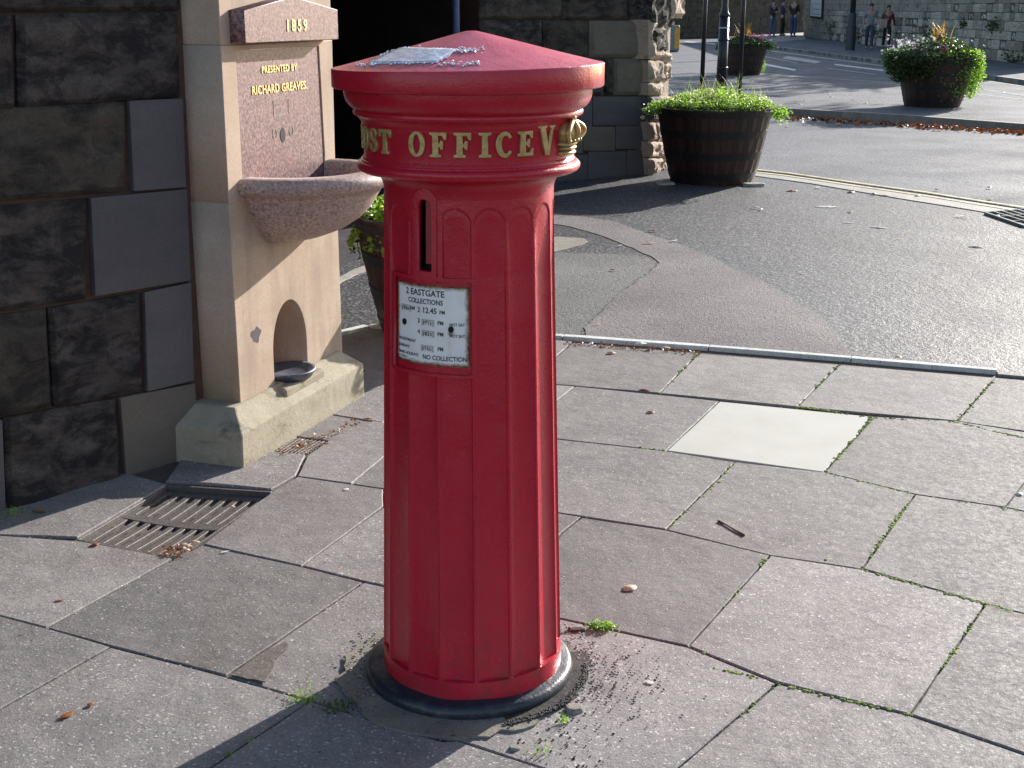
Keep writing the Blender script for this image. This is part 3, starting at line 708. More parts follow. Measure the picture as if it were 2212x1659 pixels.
# the granite bowl
rows = [(.02, .02, .955), (.2, .2, .957), (.275, .28, .975), (.288, .30, 1.0), (.292, .305, 1.055), (.302, .315, 1.066), (.36, .385, 1.070), (.39, .41, 1.066), (.405, .425, 1.054), (.41, .43, 1.035), (.405, .425, 1.015),
        (.39, .41, 1.004), (.365, .38, .998), (.352, .36, .97), (.33, .33, .92), (.295, .28, .87), (.25, .21, .825), (.2, .13, .795), (.13, .06, .785), (.03, .01, .783)]
na = 40; vs, fs = [], []
for a_, b_, z_ in rows:
    for k in range(na+1):
        t = math.pi*k/na; vs.append(FP(.645-a_*math.cos(t), NF-.004+b_*math.sin(t)**.92 if math.sin(t) > 1e-6 else NF-.004, z_))
for j in range(len(rows)-1):
    for k in range(na): fs.append((j*(na+1)+k, (j+1)*(na+1)+k, (j+1)*(na+1)+k+1, j*(na+1)+k+1))
o = mk('basin', vs, fs, M['bowl'], ft); smooth_by_angle(o.data, 50)
# iron dog dish in the niche
dv, df = lathe([(.0, .02), (.075, .02), (.095, .034), (.108, .036), (.108, .028), (.09, .0), (0, 0)], 36)
o = mk('dog_dish', [FP(.574+p[0]*1.12, NF-.01+p[1], .203+p[2]) for p in dv], df, M['dish'], ft, smooth=True)
fbox('dish_step', .40, .74, NF-.2, NF+.07, .16, .2025, M['plinth'], .01)
# grey scuff on the pier
sc = [(.31+.035*math.cos(t)*(1+.3*math.sin(3*t)), .445+.03*math.sin(t)*(1+.2*math.cos(5*t))) for t in [2*math.pi*k/24 for k in range(24)]]
fplate('paint_scuff', [sc], NF-.002, NF+.0008, M['wall_smooth'])

# ------------------------------------------------------------------ right hand wall end, passage
RA = 30.; A0 = G(1404, 377); RU = dirv(RA); RN = dirv(RA-90)
rw = empty('stone_wall', A0, 'shaded coursed stone wall with a broken sunlit end beside the oak tub', 'wall')
def RP(x, y): return V(x, y, A0, RA)
def rz(x, z): return RP(960+x*.2604, z*.2604)
rs = [((300, 985), (-80, 158), 'wall_mid'), ((990, 1528), (-80, 160), 'wall_mid'), ((1536, 1690), (-80, 165), 'wall_rough'),
      ((300, 820), (168, 476), 'wall_rough'), ((828, 1203), (168, 478), 'wall_mid'), ((1210, 1665), (172, 478), 'wall_buff'),
      ((300, 900), (484, 790), 'wall_mid'), ((905, 1332), (484, 792), 'wall_mid'), ((1338, 1408), (486, 790), 'wall_mid'), ((1414, 1702), (486, 790), 'wall_buff'),
      ((300, 690), (800, 1052), 'wall_smooth'), ((698, 1229), (800, 1052), 'wall_smooth'), ((1235, 1634), (802, 1040), 'wall_smooth'), ((1640, 1700), (802, 1036), 'wall_smooth'),
      ((300, 690), (1062, 1275), 'wall_buff'), ((698, 1150), (1060, 1270), 'wall_buff'), ((1155, 1418), (1052, 1250), 'wall_buff'), ((1424, 1700), (1044, 1236), 'wall_smooth'),
      ((300, 700), (1285, 1500), 'wall_smooth'), ((708, 1190), (1280, 1500), 'wall_smooth'), ((1195, 1514), (1258, 1480), 'wall_smooth'), ((1520, 1704), (1245, 1470), 'wall_smooth')]
for i, ((x0, x1), (y0, y1), mt) in enumerate(rs):
    P4 = [rz(x0, y1), rz(x1, y1), rz(x1, y0), rz(x0, y0)]
    if y1 > 1400: P4[0].z = P4[1].z = -.03
    sm = y0 > 790
    rough_stone(*P4, RN, .15, M[mt], rw, amp=.003 if sm else .02, round_=.008 if sm else .03, nx=6 if sm else 14, nz=5 if sm else 10, seed=i+40)
vs_, fs_ = [], []
sB = (rz(300, 600)-A0).dot(RU)
for j in range(9):
    s = -.02
    z0 = 1.78+j*.4
    while s > sB+.2:
        L = min(rnd.uniform(.5, .9), s-sB); add_box_uv(s-L+.012, s, z0+.006, z0+.394, -.15, rnd.uniform(-.03, .0), A0, RU, RN); s -= L
o = mk('upper_courses', vs_, fs_, M['wall_mid'], rw); o['kind'] = 'stuff'
EA = 68.; EU = dirv(EA); EN = dirv(EA-90)
vs_, fs_ = [], []
add_box_uv(sB, -.03, -.1, 5.4, -.45, -.045, A0, RU, RN)
mk('mortar', vs_, fs_, M['mortar'], rw)
# sunlit broken end: stones of uneven reach
ends = [(-70, 60, 1404, 1440, 'face_dark', .06), (60, 112, 1406, 1438, 'face_dark', .05), (-70, 40, 1434, 1462, 'face_pale', .1), (8, 60, 1430, 1452, 'face_dark', .02),
        (42, 128, 1402, 1431, 'face_pale', .03), (52, 112, 1431, 1450, 'face_pale', -.02), (113, 136, 1433, 1448, 'face_pale', .03), (130, 178, 1404, 1433, 'face_pale', .02), (137, 170, 1431, 1451, 'face_pale', .03),
        (171, 200, 1434, 1446, 'face_dark', -.05), (179, 207, 1402, 1432, 'face_pale', .03), (208, 262, 1402, 1424, 'wall_smooth', .035), (208, 262, 1424, 1447, 'face_pale', .035),
        (263, 304, 1401, 1416, 'face_pale', .03), (263, 312, 1416, 1440, 'face_pale', .02), (305, 340, 1400, 1430, 'face_pale', .035), (313, 386, 1430, 1448, 'face_pale', .03), (341, 386, 1400, 1430, 'face_pale', .04)]
def EP(x, y): return V(x, y, A0, EA)
for i, (y0, y1, x0, x1, mt, pr) in enumerate(ends):
    P4 = [EP(x0+.6, y1-.5), EP(x1-.6, y1-.5), EP(x1-.6, y0+.5), EP(x0+.6, y0+.5)]
    if y1 > 380: P4[0].z = P4[1].z = -.03
    P4 = [p+EN*pr for p in P4]
    rough_stone(*P4, EN, .25, M[mt], rw, amp=.05, round_=.05, nx=12, nz=10, seed=i+90)
vs_, fs_ = [], []
eL = (EP(1447, 300)-A0).dot(EU)
add_box_uv(.01, eL-.02, -.1, 1.6, -.5, -.03, A0, EU, EN); add_box_uv(.01, eL+.05, 1.61, 5.4, -.5, -.0, A0, EU, EN)
mk('mortar', vs_, fs_, M['face_pale'], rw)
# dark passage under the gate
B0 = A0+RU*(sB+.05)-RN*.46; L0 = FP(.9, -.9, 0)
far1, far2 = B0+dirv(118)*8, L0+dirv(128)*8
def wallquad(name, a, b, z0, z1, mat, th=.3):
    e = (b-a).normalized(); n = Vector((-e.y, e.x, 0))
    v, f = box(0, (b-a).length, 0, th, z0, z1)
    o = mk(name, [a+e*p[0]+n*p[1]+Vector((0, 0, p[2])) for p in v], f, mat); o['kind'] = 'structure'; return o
wallquad('wall_passage_right', far1, B0, -.1, 5.4, M['passage_shade'])
wallquad('wall_passage_left', far2, L0, -.1, 5.4, M['passage_shade'], -.3)
wallquad('wall_passage_end', far1, far2, -.1, 5.4, M['passage_shade'], -.3)
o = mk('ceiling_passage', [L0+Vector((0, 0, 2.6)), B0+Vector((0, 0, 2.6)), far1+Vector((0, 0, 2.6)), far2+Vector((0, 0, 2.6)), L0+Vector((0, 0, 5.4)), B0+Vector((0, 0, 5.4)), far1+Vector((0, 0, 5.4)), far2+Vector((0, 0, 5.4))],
       [(0, 1, 2, 3), (7, 6, 5, 4), (0, 4, 5, 1), (1, 5, 6, 2), (2, 6, 7, 3), (3, 7, 4, 0)], M['passage_shade']); o['kind'] = 'structure'
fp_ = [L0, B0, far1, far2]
o = mk('floor_passage', [p+Vector((0, 0, .004)) for p in fp_], [(0, 1, 2, 3)], M['passage_shade']); o['kind'] = 'structure'
# thin blue downpipe in the passage mouth
pb = V(985, 40, A0+RN*.08, RA); t0, f0 = tube([Vector((pb.x, pb.y, -.02)), Vector((pb.x, pb.y, 3.2))], .035, 12)
bluem = flat('blue_pipe_paint', (.05, .09, .2), .4)
pr_ = empty('drain_pipe', Vector((pb.x, pb.y, 0)), 'thin dull blue pipe standing in the dark passage behind the post box', 'pipe')
mk('pipe', t0, f0, bluem, pr_, smooth=True)
t0, f0 = lathe([(.035, 1.0), (.045, 1.0), (.045, 1.06), (.035, 1.06)], 12, (pb.x, pb.y, 0)); mk('pipe_collar', t0, f0, bluem, pr_)

# ------------------------------------------------------------------ the post box
PC = Vector((-.104, 3.118, 0))
pbx = empty('post_box', PC, 'red fluted column post box with gold raised letters and a shallow conical cap', 'post box')
def cyl(phi, r, z): # phi degrees from the camera side, positive to the right
    p = R(phi); return Vector((PC.x+r*math.sin(p), PC.y-r*math.cos(p), z))
def Rs(z): return .2365-.026*z
NT, Z0, Z1 = 576, .027, 1.283
ARR = 4.
SLOTC = -27.5
def in_panel(phi, z): return -57 < phi < 4.5 and .874 < z < 1.097
def flute(phi, z):
    r = Rs(z)
    q = ((phi-ARR) % 22.5)/22.5; s = abs(q-.5)*2       # 0 centre of flute, 1 at arris
    half = r*R(11.25)
    fl = .92
    z_top = 1.262; z_bot = .088
    if -57 < phi < 4.5:
        if z < .98: z_top = .872
        else: z_bot = 1.099
    # slot surround has no flute
    if -40 < phi < -15 and z > 1.0: return r
    x = s*half
    if s < fl:
        if z > z_top-half*fl and z_top > 1.2:
            dz = z-(z_top-half*fl); rad = math.hypot(x, dz)/(half*fl)
        else: rad = s/fl
        if z > z_top or z < z_bot: return r
        if rad < 1:
            k = math.sqrt(max(0, 1-rad*rad*.96))
            d = .0125*k
            if z_top > 1.2: d *= .25+.75*min(1, max(0, (z_top-z)/.16))
            d = max(d, .0035) if rad < .97 else d
            return r-d
    return r
zs = list(np.linspace(Z0, .08, 8))+[.0865, .0885]+list(np.linspace(.095, .86, 40))+[.866, .871, .873, .8745, .88]+list(np.linspace(.89, 1.08, 12))+[1.09, 1.096, 1.098, 1.1, 1.104]+list(np.linspace(1.11, Z1, 70))
vs, fs = [], []
for z in zs:
    for k in range(NT):
        phi = -180+360*k/NT
        r = flute(phi, z)
        if in_panel(phi, z): r = Rs(z)-.008
        vs.append(cyl(phi, r, z))
HS = (1.113, 1.283); HW = 5.6
def slot_in(phi, z):
    x = abs(phi-SLOTC)*R(1)*Rs(z)
    hw = HW*R(1)*Rs(z); zt = HS[1]-.002-hw
    if z < HS[0] or z > HS[1]: return False
    return (x < hw) if z < zt else math.hypot(x, z-zt) < hw
for j in range(len(zs)-1):
    zm = (zs[j]+zs[j+1])/2
    for k in range(NT):
        l = (k+1) % NT
        if slot_in(-180+360*(k+.5)/NT, zm): continue
        fs.append((j*NT+k, j*NT+l, (j+1)*NT+l, (j+1)*NT+k))
o = mk('fluted_shaft', vs, fs, M['red'], pbx); smooth_by_angle(o.data, 28)
# dark void behind the slot, worn flap and raised surround
def curved(name, outl, rfun, t0, t1, mat, parent=pbx, bev_=.0):
    """flat outline in (phi deg, z) wrapped on the column between radii rfun+t0 .. rfun+t1"""
    rr = .21
    me = plate([[(R(p)*rr, z) for p, z in ol] for ol in outl], 1., 0)
    # subdivide long edges so it bends
    bm = bmesh.new(); bm.from_mesh(me); bmesh.ops.remove_doubles(bm, verts=bm.verts, dist=1e-6)
    for _ in range(4):
        es = [e for e in bm.edges if abs(e.verts[0].co.x-e.verts[1].co.x) > .008]
        if not es: break
        bmesh.ops.bisect_edges(bm, edges=es, cuts=1); bmesh.ops.triangulate(bm, faces=[f for f in bm.faces if len(f.verts) > 4])
    off = wloc(parent)
    for v in bm.verts:
        x, z, h = v.co; v.co = cyl(math.degrees(x/rr), rfun(z)+(t1 if h > 0 else t0), z)-off
    bmesh.ops.recalc_face_normals(bm, faces=bm.faces); bm.to_mesh(me); bm.free()
    return link(name, me, mat, parent)
def stadium(c_, hw, zb, zt, n=14):
    hz = R(hw)*.206
    return [(c_-hw, zb), (c_+hw, zb)]+[(c_+hw*math.cos(t), zt-hz+hz*math.sin(t)) for t in [math.pi*k/n for k in range(0, n+1)]]
curved('slot_void', [[(SLOTC-8, 1.105), (SLOTC+8, 1.105), (SLOTC+8, 1.29), (SLOTC-8, 1.29)]], Rs, -.035, -.033, M['slot'])
curved('slot_flap', [[(SLOTC-1.2, 1.132), (SLOTC+6, 1.132), (SLOTC+6, 1.286), (SLOTC-1.2, 1.286)]], Rs, -.013, -.010, M['flap'])
curved('slot_surround', [stadium(SLOTC, 8.3, 1.092, 1.305), stadium(SLOTC, 5.1, 1.116, 1.283)], Rs, -.016, .0045, M['red'])
# collection plate, in a recessed frame
def ring_rect(a, b, c_, d_, e): return [[(a, c_), (b, c_), (b, d_), (a, d_)], [(a+e, c_+.008), (b-e, c_+.008), (b-e, d_-.008), (a+e, d_-.008)]]
curved('plate_frame', ring_rect(-58.5, 5.5, .868, 1.103, 2.4), Rs, -.012, .0035, M['red'])
SPA, SPB, SZ0, SZ1 = -54.2, 1.6, .893, 1.083
def Rp(z): return Rs(z)-.006
nx, nz = 40, 30; vs, fs = [], []
for j in range(nz+1):
    for i in range(nx+1):
        s, t = i/nx, j/nz
        ex = .0022*noise.noise((s*9, t*9, 4)) if (i in (0, nx) or j in (0, nz)) else 0
        vs.append(cyl(SPA+(SPB-SPA)*s, Rp(SZ0+(SZ1-SZ0)*t)+.0015, SZ0+(SZ1-SZ0)*t+ex))
fs = [(j*(nx+1)+i, j*(nx+1)+i+1, (j+1)*(nx+1)+i+1, (j+1)*(nx+1)+i) for j in range(nz) for i in range(nx)]
sp_ = mk('collection_plate', vs, fs, M['enamel'], pbx, smooth=True)
uvl = sp_.data.uv_layers.new(name='UVMap')
for lp in sp_.data.loops:
    i = lp.vertex_index; uvl.data[lp.index].uv = ((i % (nx+1))/nx, (i//(nx+1))/nz)
SWm = R(SPB-SPA)*.2155
def on_plate(me, s, t, name, mat, dr=.0022, squeeze=1.):
    off = wloc(sp_)
    def f(v):
        ph = SPA+(SPB-SPA)*s+math.degrees(v[0]*squeeze/.2155); z = SZ0+(SZ1-SZ0)*t+v[1]
        return cyl(ph, Rp(z)+dr+v[2], z)-off
    xform(me, f); return link(name, me, mat, sp_)
for s_, t_, tx, sz, al in [(.44, .865, '2 EASTGATE', .0205, 'CENTER'), (.45, .765, 'COLLECTIONS', .0165, 'CENTER'), (.035, .67, '1', .0125, 'LEFT'), (.235, .67, 'AM', .0125, 'LEFT'), (.355, .655, '2', .0165, 'LEFT'), (.42, .655, "12.45", .0185, 'LEFT'), (.645, .655, 'PM', .0125, 'LEFT'),
                       (.355, .52, '3', .0155, 'LEFT'), (.62, .52, 'PM', .0135, 'LEFT'), (.765, .515, 'NOT SAT', .0098, 'LEFT'), (.355, .385, '4', .0155, 'LEFT'), (.62, .38, 'PM', .0135, 'LEFT'), (.765, .375, 'NOT SAT', .0098, 'LEFT'),
                       (.035, .265, 'GOOD FRIDAY', .0098, 'LEFT'), (.035, .18, 'SUNDAYS', .0098, 'LEFT'), (.62, .195, 'PM', .013, 'LEFT'), (.035, .095, 'BANK HOLIDAYS', .0098, 'LEFT'), (.425, .075, 'NO COLLECTION', .0155, 'LEFT')]:
    on_plate(text(tx, sz, .0001, al), s_, t_, 'lettering', M['ink'], squeeze=.92 if sz < .0185 else 1.)
for s_, t_, tx in [(.08, .655, '1200'), (.41, .51, '1715'), (.41, .372, '1830'), (.40, .185, '1145')]:
    on_plate(plate([[(k*.003, -.003) for k in range(13)]+[(k*.003, .0125) for k in range(12, -1, -1)]], .0001), s_, t_, 'time_strip', M['strip'], dr=.0018)
    on_plate(text(tx, .0115, .0001, 'LEFT', 1.15), s_+.018, t_, 'lettering', M['ink'], dr=.0025)
for s_, t_ in ((.145, .5), (.785, .475)):
    on_plate(plate([[(.0068*math.cos(q), .0075*math.sin(q)) for q in [2*math.pi*k/20 for k in range(20)]]], .0015), s_, t_, 'fixing_hole', M['slot'], dr=.0028)
# capital
capital = [(.2032, 1.279), (.2036, 1.292), (.2062, 1.303), (.2115, 1.3135), (.2205, 1.3215), (.232, 1.3255), (.243, 1.3265), (.2535, 1.3275), (.261, 1.3315), (.2655, 1.338), (.2655, 1.345), (.2615, 1.3505), (.2555, 1.353),
           (.2555, 1.3565), (.2525, 1.3575), (.2505, 1.362), (.2475, 1.3655), (.2475, 1.431), (.2485, 1.4325), (.2505, 1.434), (.2505, 1.4385), (.2525, 1.444), (.2575, 1.4515), (.2635, 1.457), (.2675, 1.459), (.2705, 1.4615), (.2715, 1.466),
           (.2695, 1.471), (.268, 1.4725), (.272, 1.4745), (.2795, 1.4805), (.286, 1.489), (.290, 1.499), (.2915, 1.508), (.2915, 1.518), (.294, 1.5195), (.294, 1.525), (.05, 1.526)]
v, f = lathe(capital, 144, (PC.x, PC.y, 0)); o = mk('capital', v, f, M['red'], pbx); smooth_by_angle(o.data, 40)
# cap
def tiltz(x, y, z): return z+.022*(x-PC.x)*(1 if z > 1.55 else .25)
prof = [(.05, 1.524), (.316, 1.522), (.3182, 1.5245), (.3187, 1.526), (.3187, 1.568), (.3178, 1.5698), (.3155, 1.5705), (.30, 1.5735), (.2, 1.5985), (.1, 1.6245), (.03, 1.6425), (.012, 1.6465), (.0, 1.647)]
v, f = lathe(prof, 160, (PC.x, PC.y, 0))
v = [(x+.008*max(0, (z-1.57)/.077), y, tiltz(x, y, z)) for x, y, z in v]
cap = mk('cap', v, f, M['red_top'], pbx); cap.data.materials.append(M['red'])
for p_ in cap.data.polygons:
    if p_.center.z < 1.569: p_.material_index = 1
smooth_by_angle(cap.data, 30)
def on_cone(px, py):
    q = ray(px, py); lo_, hi_ = 2.0, 4.2; t = 2.4
    while t < 4.2:
        p = Vector((q[0]*t, q[1]*t, CH+q[2]*t)); rr_ = math.hypot(p.x-PC.x, p.y-PC.y)
        zc_ = 1.5735+(1.6465-1.5735)*(.30-rr_)/.288
        if p.z < tiltz(p.x, p.y, zc_) and rr_ < .318: return p
        t += .0015
    return Vector((PC.x, PC.y, 1.6))
cc = [(800, 138), (943, 135.5), (988, 109), (856, 104.5)]
vs = []; n_ = 16
for j in range(n_+1):
    for i in range(n_+1):
        s, t = i/n_, j/n_; x = (cc[0][0]*(1-s)+cc[1][0]*s)*(1-t)+(cc[3][0]*(1-s)+cc[2][0]*s)*t; y = (cc[0][1]*(1-s)+cc[1][1]*s)*(1-t)+(cc[3][1]*(1-s)+cc[2][1]*s)*t
        vs.append(on_cone(x, y)+Vector((0, 0, .0035)))
me_faces = [(j*(n_+1)+i, j*(n_+1)+i+1, (j+1)*(n_+1)+i+1, (j+1)*(n_+1)+i) for j in range(n_) for i in range(n_)]
nb = len(vs); low = [v_-Vector((0, 0, .004)) for v_ in vs]
rim_ = [i for i in range(n_+1)]+[j*(n_+1)+n_ for j in range(1, n_+1)]+[n_*(n_+1)+i for i in range(n_-1, -1, -1)]+[j*(n_+1) for j in range(n_-1, 0, -1)]
allv = vs+[low[r_] for r_ in rim_]
me_faces += [(rim_[i], nb+i, nb+(i+1) % len(rim_), rim_[(i+1) % len(rim_)]) for i in range(len(rim_))]
ppr = mk('paper_notice', allv, me_faces, M['paper'], None, smooth=True)
tag(ppr, 'wet whitish paper notice stuck flat on the post box cap', 'notice')
dp = []
for k in range(170):
    e = rnd.randrange(4); t = rnd.random(); a, b = cc[e], cc[(e+1) % 4]
    dp.append(on_cone(a[0]+(b[0]-a[0])*t+rnd.gauss(0, 3), a[1]+(b[1]-a[1])*t+rnd.gauss(0, 1.6)))
for k in range(60): dp.append(on_cone(rnd.uniform(985, 1045), 106+rnd.gauss(0, 3)+(rnd.random()*6)))
for k in range(50): dp.append(on_cone(rnd.uniform(945, 1035), 138+rnd.gauss(0, 3)))
for k in range(20): dp.append(on_cone(rnd.uniform(770, 810), 141+rnd.gauss(0, 1.5)))
tag(blobs('water_drops', [p+Vector((0, 0, .0018)) for p in dp], .0024, M['water'], None, flat_=.8, seed=9), 'water drops beaded round the paper on the cap', 'water drops')
for p in bpy.data.objects['water_drops'].data.polygons: p.use_smooth = True
# black base ring
BC = Vector((-.112, 3.12, 0))
v, f = lathe([(.22, .042), (.238, .041), (.246, .036), (.262, .037), (.271, .030), (.2755, .018), (.2745, .004), (.268, -.03)], 120, (BC.x, BC.y, 0))
v = [(x, y, z+(.006*noise.noise((x*9, y*9, 2)) if z > 0 else 0)) for x, y, z in v]
mk('base_ring', v, f, M['black'], pbx, smooth=True)

# raised letters -------------------------------------------------
def strip_outline(pts, widths):
    L_, R_ = [], []
    for i, p in enumerate(pts):
        a, b = Vector(pts[max(i-1, 0)]), Vector(pts[min(i+1, len(pts)-1)]); t = (b-a).normalized(); n = Vector((-t.y, t.x)); w_ = widths[i]/2
        L_.append(tuple(Vector(p)+n*w_)); R_.append(tuple(Vector(p)-n*w_))
    return L_+R_[::-1]
def glyph(ch):
    S = .07; s_ = .13  # serif thickness, stem half
    if ch == 'I': return [[(0, 0), (.5, 0), (.5, S), (.36, .11), (.36, .89), (.5, 1-S), (.5, 1), (0, 1), (0, 1-S), (.14, .89), (.14, .11), (0, S)]], .5
    if ch == 'T': return [[(.17, 0), (.63, 0), (.63, S), (.51, .11), (.51, .9), (.64, .89), (.71, .72), (.8, .72), (.8, 1), (0, 1), (0, .72), (.09, .72), (.16, .89), (.29, .9), (.29, .11), (.17, S)]], .8
    if ch == 'F': return [[(0, 0), (.48, 0), (.48, S), (.35, .11), (.35, .44), (.44, .43), (.48, .33), (.56, .33), (.56, .66), (.48, .66), (.44, .55), (.35, .54), (.35, .9), (.56, .89), (.63, .73), (.71, .73), (.71, 1), (0, 1), (0, 1-S), (.13, .89), (.13, .11), (0, S)]], .72
    if ch == 'E': return [[(0, 0), (.74, 0), (.74, .28), (.66, .28), (.58, .11), (.35, .1), (.35, .46), (.44, .45), (.48, .36), (.56, .36), (.56, .67), (.48, .67), (.44, .56), (.35, .55), (.35, .9), (.56, .89), (.63, .74), (.71, .74), (.71, 1), (0, 1), (0, 1-S), (.13, .89), (.13, .11), (0, S)]], .74
    if ch == 'O': return [[(.38+.38*math.cos(t), .5+.52*math.sin(t)) for t in [2*math.pi*k/32 for k in range(32)]], [(.38+.185*math.cos(t), .5+.42*math.sin(t)) for t in [2*math.pi*k/32 for k in range(32)]]], .76
    if ch == 'C':
        pts = [(.38+.29*math.cos(t), .5+.46*math.sin(t)) for t in [R(38+284*k/26) for k in range(27)]]
        wd = [.09+.12*max(0, math.sin(math.pi*k/26))**1.3 for k in range(27)]
        a = strip_outline(pts, wd); return [a, ], .72
    if ch == 'S':
        ctr = [(.58, .68), (.60, .80), (.52, .92), (.38, .96), (.22, .93), (.13, .82), (.14, .68), (.26, .58), (.40, .50), (.54, .40), (.58, .27), (.52, .12), (.36, .045), (.2, .07), (.1, .17), (.1, .32)]
        wd = [.05, .06, .08, .09, .12, .16, .19, .21, .22, .21, .18, .15, .10, .08, .06, .05]; return [strip_outline(ctr, wd)], .68
    if ch == 'P': return [[(0, 0), (.48, 0), (.48, S), (.35, .11), (.35, .42), (.5, .42), (.64, .5), (.7, .62), (.7, .8), (.64, .93), (.5, 1), (0, 1), (0, 1-S), (.13, .89), (.13, .11), (0, S)], [(.35, .52), (.43, .53), (.49, .6), (.5, .72), (.48, .84), (.42, .9), (.35, .9)]], .7
    if ch == 'R': return [[(0, 0), (.45, 0), (.45, S), (.35, .11), (.35, .42), (.42, .42), (.55, .1), (.62, 0), (.86, 0), (.86, S), (.78, .1), (.62, .46), (.7, .58), (.72, .8), (.64, .93), (.5, 1), (0, 1), (0, 1-S), (.13, .89), (.13, .11), (0, S)], [(.35, .52), (.43, .53), (.49, .6), (.5, .72), (.48, .84), (.42, .9), (.35, .9)]], .85
    if ch == 'V': return [[(.33, 0), (.55, 0), (.80, .89), (.92, .93), (.92, 1), (.56, 1), (.56, .93), (.68, .89), (.5, .26), (.32, .89), (.42, .93), (.42, 1), (-.06, 1), (-.06, .93), (.07, .89)]], .88
def letter(ch, phi, z, h, parent=pbx, r0=.2475, stretch=1., name='letter', tilt=0):
    ol, wd = glyph(ch)
    me = plate([[((x-wd/2)*h*stretch, y*h) for x, y in q] for q in ol], .0022, .0011)
    off = wloc(parent)
    bm = bmesh.new(); bm.from_mesh(me); bmesh.ops.remove_doubles(bm, verts=bm.verts, dist=1e-6)
    for _ in range(2):
        es = [e for e in bm.edges if abs(e.verts[0].co.x-e.verts[1].co.x) > .009]
        if not es: break
        bmesh.ops.bisect_edges(bm, edges=es, cuts=1); bmesh.ops.triangulate(bm, faces=[f for f in bm.faces if len(f.verts) > 4])
    bmesh.ops.recalc_face_normals(bm, faces=bm.faces); bm.to_mesh(me); bm.free()
    xform(me, lambda v: cyl(phi+math.degrees(v[0]/r0), r0+.0025+v[2], z+v[1]+tilt*v[0])-off)
    o = link(name, me, M['gold'], parent); o['label'] = 'raised gold letter ' + ch
    return o
LZ = 1.3835
for ch, ph in (('P', -80), ('O', -69), ('S', -57.5), ('T', -46.5), ('O', -25.3), ('F', -13.6), ('F', -1.2), ('I', 10), ('C', 20.3), ('E', 32)):
    letter(ch, ph, LZ-.0005, .0525, stretch=.98)
letter('V', 46.3, LZ-.002, .066, stretch=.86); letter('R', -97, LZ-.002, .064); letter('R', 91, LZ-.002, .064)
# crown: base band, bulbous body, arches, cross
crown = empty('crown', Vector((0, 0, 0)), None); crown.parent = pbx; crown.location = (0, 0, 0)
def cpart(vf, name, smooth=True):
    off = wloc(pbx); vs_l = []
    for x, y, z in vf[0]:   # x tangential, y outward, z up
        vs_l.append(cyl(66.5+math.degrees(x*1.35/.25), .2475+y*1.25, LZ-.012+z*1.13))
    return vs_l, vf[1]
def ellips(cx_, cy_, cz_, a, b, c__, n=14, m_=10):
    vs_, fs__ = [], []
    for j in range(m_+1):
        t = math.pi*j/m_
        for i in range(n): q = 2*math.pi*i/n; vs_.append((cx_+a*math.sin(t)*math.cos(q), cy_+b*math.sin(t)*math.sin(q), cz_+c__*math.cos(t)))
    for j in range(m_):
        for i in range(n): k = (i+1) % n; fs__.append((j*n+i, j*n+k, (j+1)*n+k, (j+1)*n+i))
    return vs_, fs__
def crown_piece(name, vf):
    vv, ff = cpart(vf, name); return mk(name, vv, ff, M['gold'], crown, smooth=True)
for z_, a_, b_, c_ in ((.006, .033, .014, .007), (.016, .031, .016, .006), (.025, .034, .017, .008)): crown_piece('crown_band', ellips(0, .002, z_, a_, b_, c_))
crown_piece('crown_body', ellips(0, .002, .045, .030, .020, .026))
for sx in (-1, 0, 1):
    pts = [(sx*.031*math.sin(math.pi*t)*.9+(sx*.012*(1-t)), .010+.014*math.sin(math.pi*(t*.9+.05)), .028+.044*t) for t in [k/10 for k in range(11)]]
    crown_piece('crown_arch', tube(pts, .0048, 8))
crown_piece('crown_orb', ellips(0, .012, .076, .0075, .0075, .0075)); crown_piece('crown_cross', ellips(0, .012, .088, .005, .004, .009)); crown_piece('crown_cross', ellips(0, .012, .088, .010, .004, .004))
for sx in (-.022, -.008, .008, .022): crown_piece('crown_pearl', ellips(sx, .019, .031, .0045, .0045, .0045, 8, 6))

# mortar collar, soil pit and crumbs around the box
ring_pts = []
for k in range(72):
    a = 2*math.pi*k/72; rr_ = .335+.03*noise.noise((math.cos(a)*2, math.sin(a)*2, 4))+.012*noise.noise((math.cos(a)*9, math.sin(a)*9, 4))
    deg = math.degrees(a) % 360
    if deg > 300 or deg < 60: rr_ -= .03
    if 185 < deg < 285: rr_ += .022
    ring_pts.append((BC.x+rr_*math.cos(a), BC.y+rr_*math.sin(a)))
hole = [(BC.x+.25*math.cos(2*math.pi*k/40), BC.y+.25*math.sin(2*math.pi*k/40)) for k in range(40)]
collar = poly_sheet('mortar_collar', ragged(ring_pts, .02, .006, 5), .0065, M['mortar_ring'], bed, holes=[hole], thick=.012)
pit = []
for k in range(26):
    a = R(-70+k*(85/25)); pit.append((BC.x+(.318+.016*noise.noise((a*4, 1, 0)))*math.cos(a), BC.y+(.318+.016*noise.noise((a*4, 1, 0)))*math.sin(a)))
for k in range(26):
    a = R(15-k*(85/25)); pit.append((BC.x+.262*math.cos(a), BC.y+.262*math.sin(a)))
poly_sheet('soil_pit', ragged(pit, .015, .005, 8), .0095, M['soil'], bed, thick=.004)
gp_ = []
for k in range(260):
    a = R(rnd.uniform(-72, 0)); r_ = .30+abs(rnd.gauss(0, .012)); gp_.append(Vector((BC.x+r_*math.cos(a), BC.y+r_*math.sin(a), .010)))
for k in range(230):
    a = R(rnd.gauss(-12, 22)); r_ = .33+abs(rnd.gauss(0, .10)); gp_.append(Vector((BC.x+r_*math.cos(a), BC.y+r_*math.sin(a)*1.0, .003)))
for k in range(60):
    q = G(rnd.uniform(1080, 1330), rnd.uniform(1580, 1659)); gp_.append(q+Vector((0, 0, .002)))
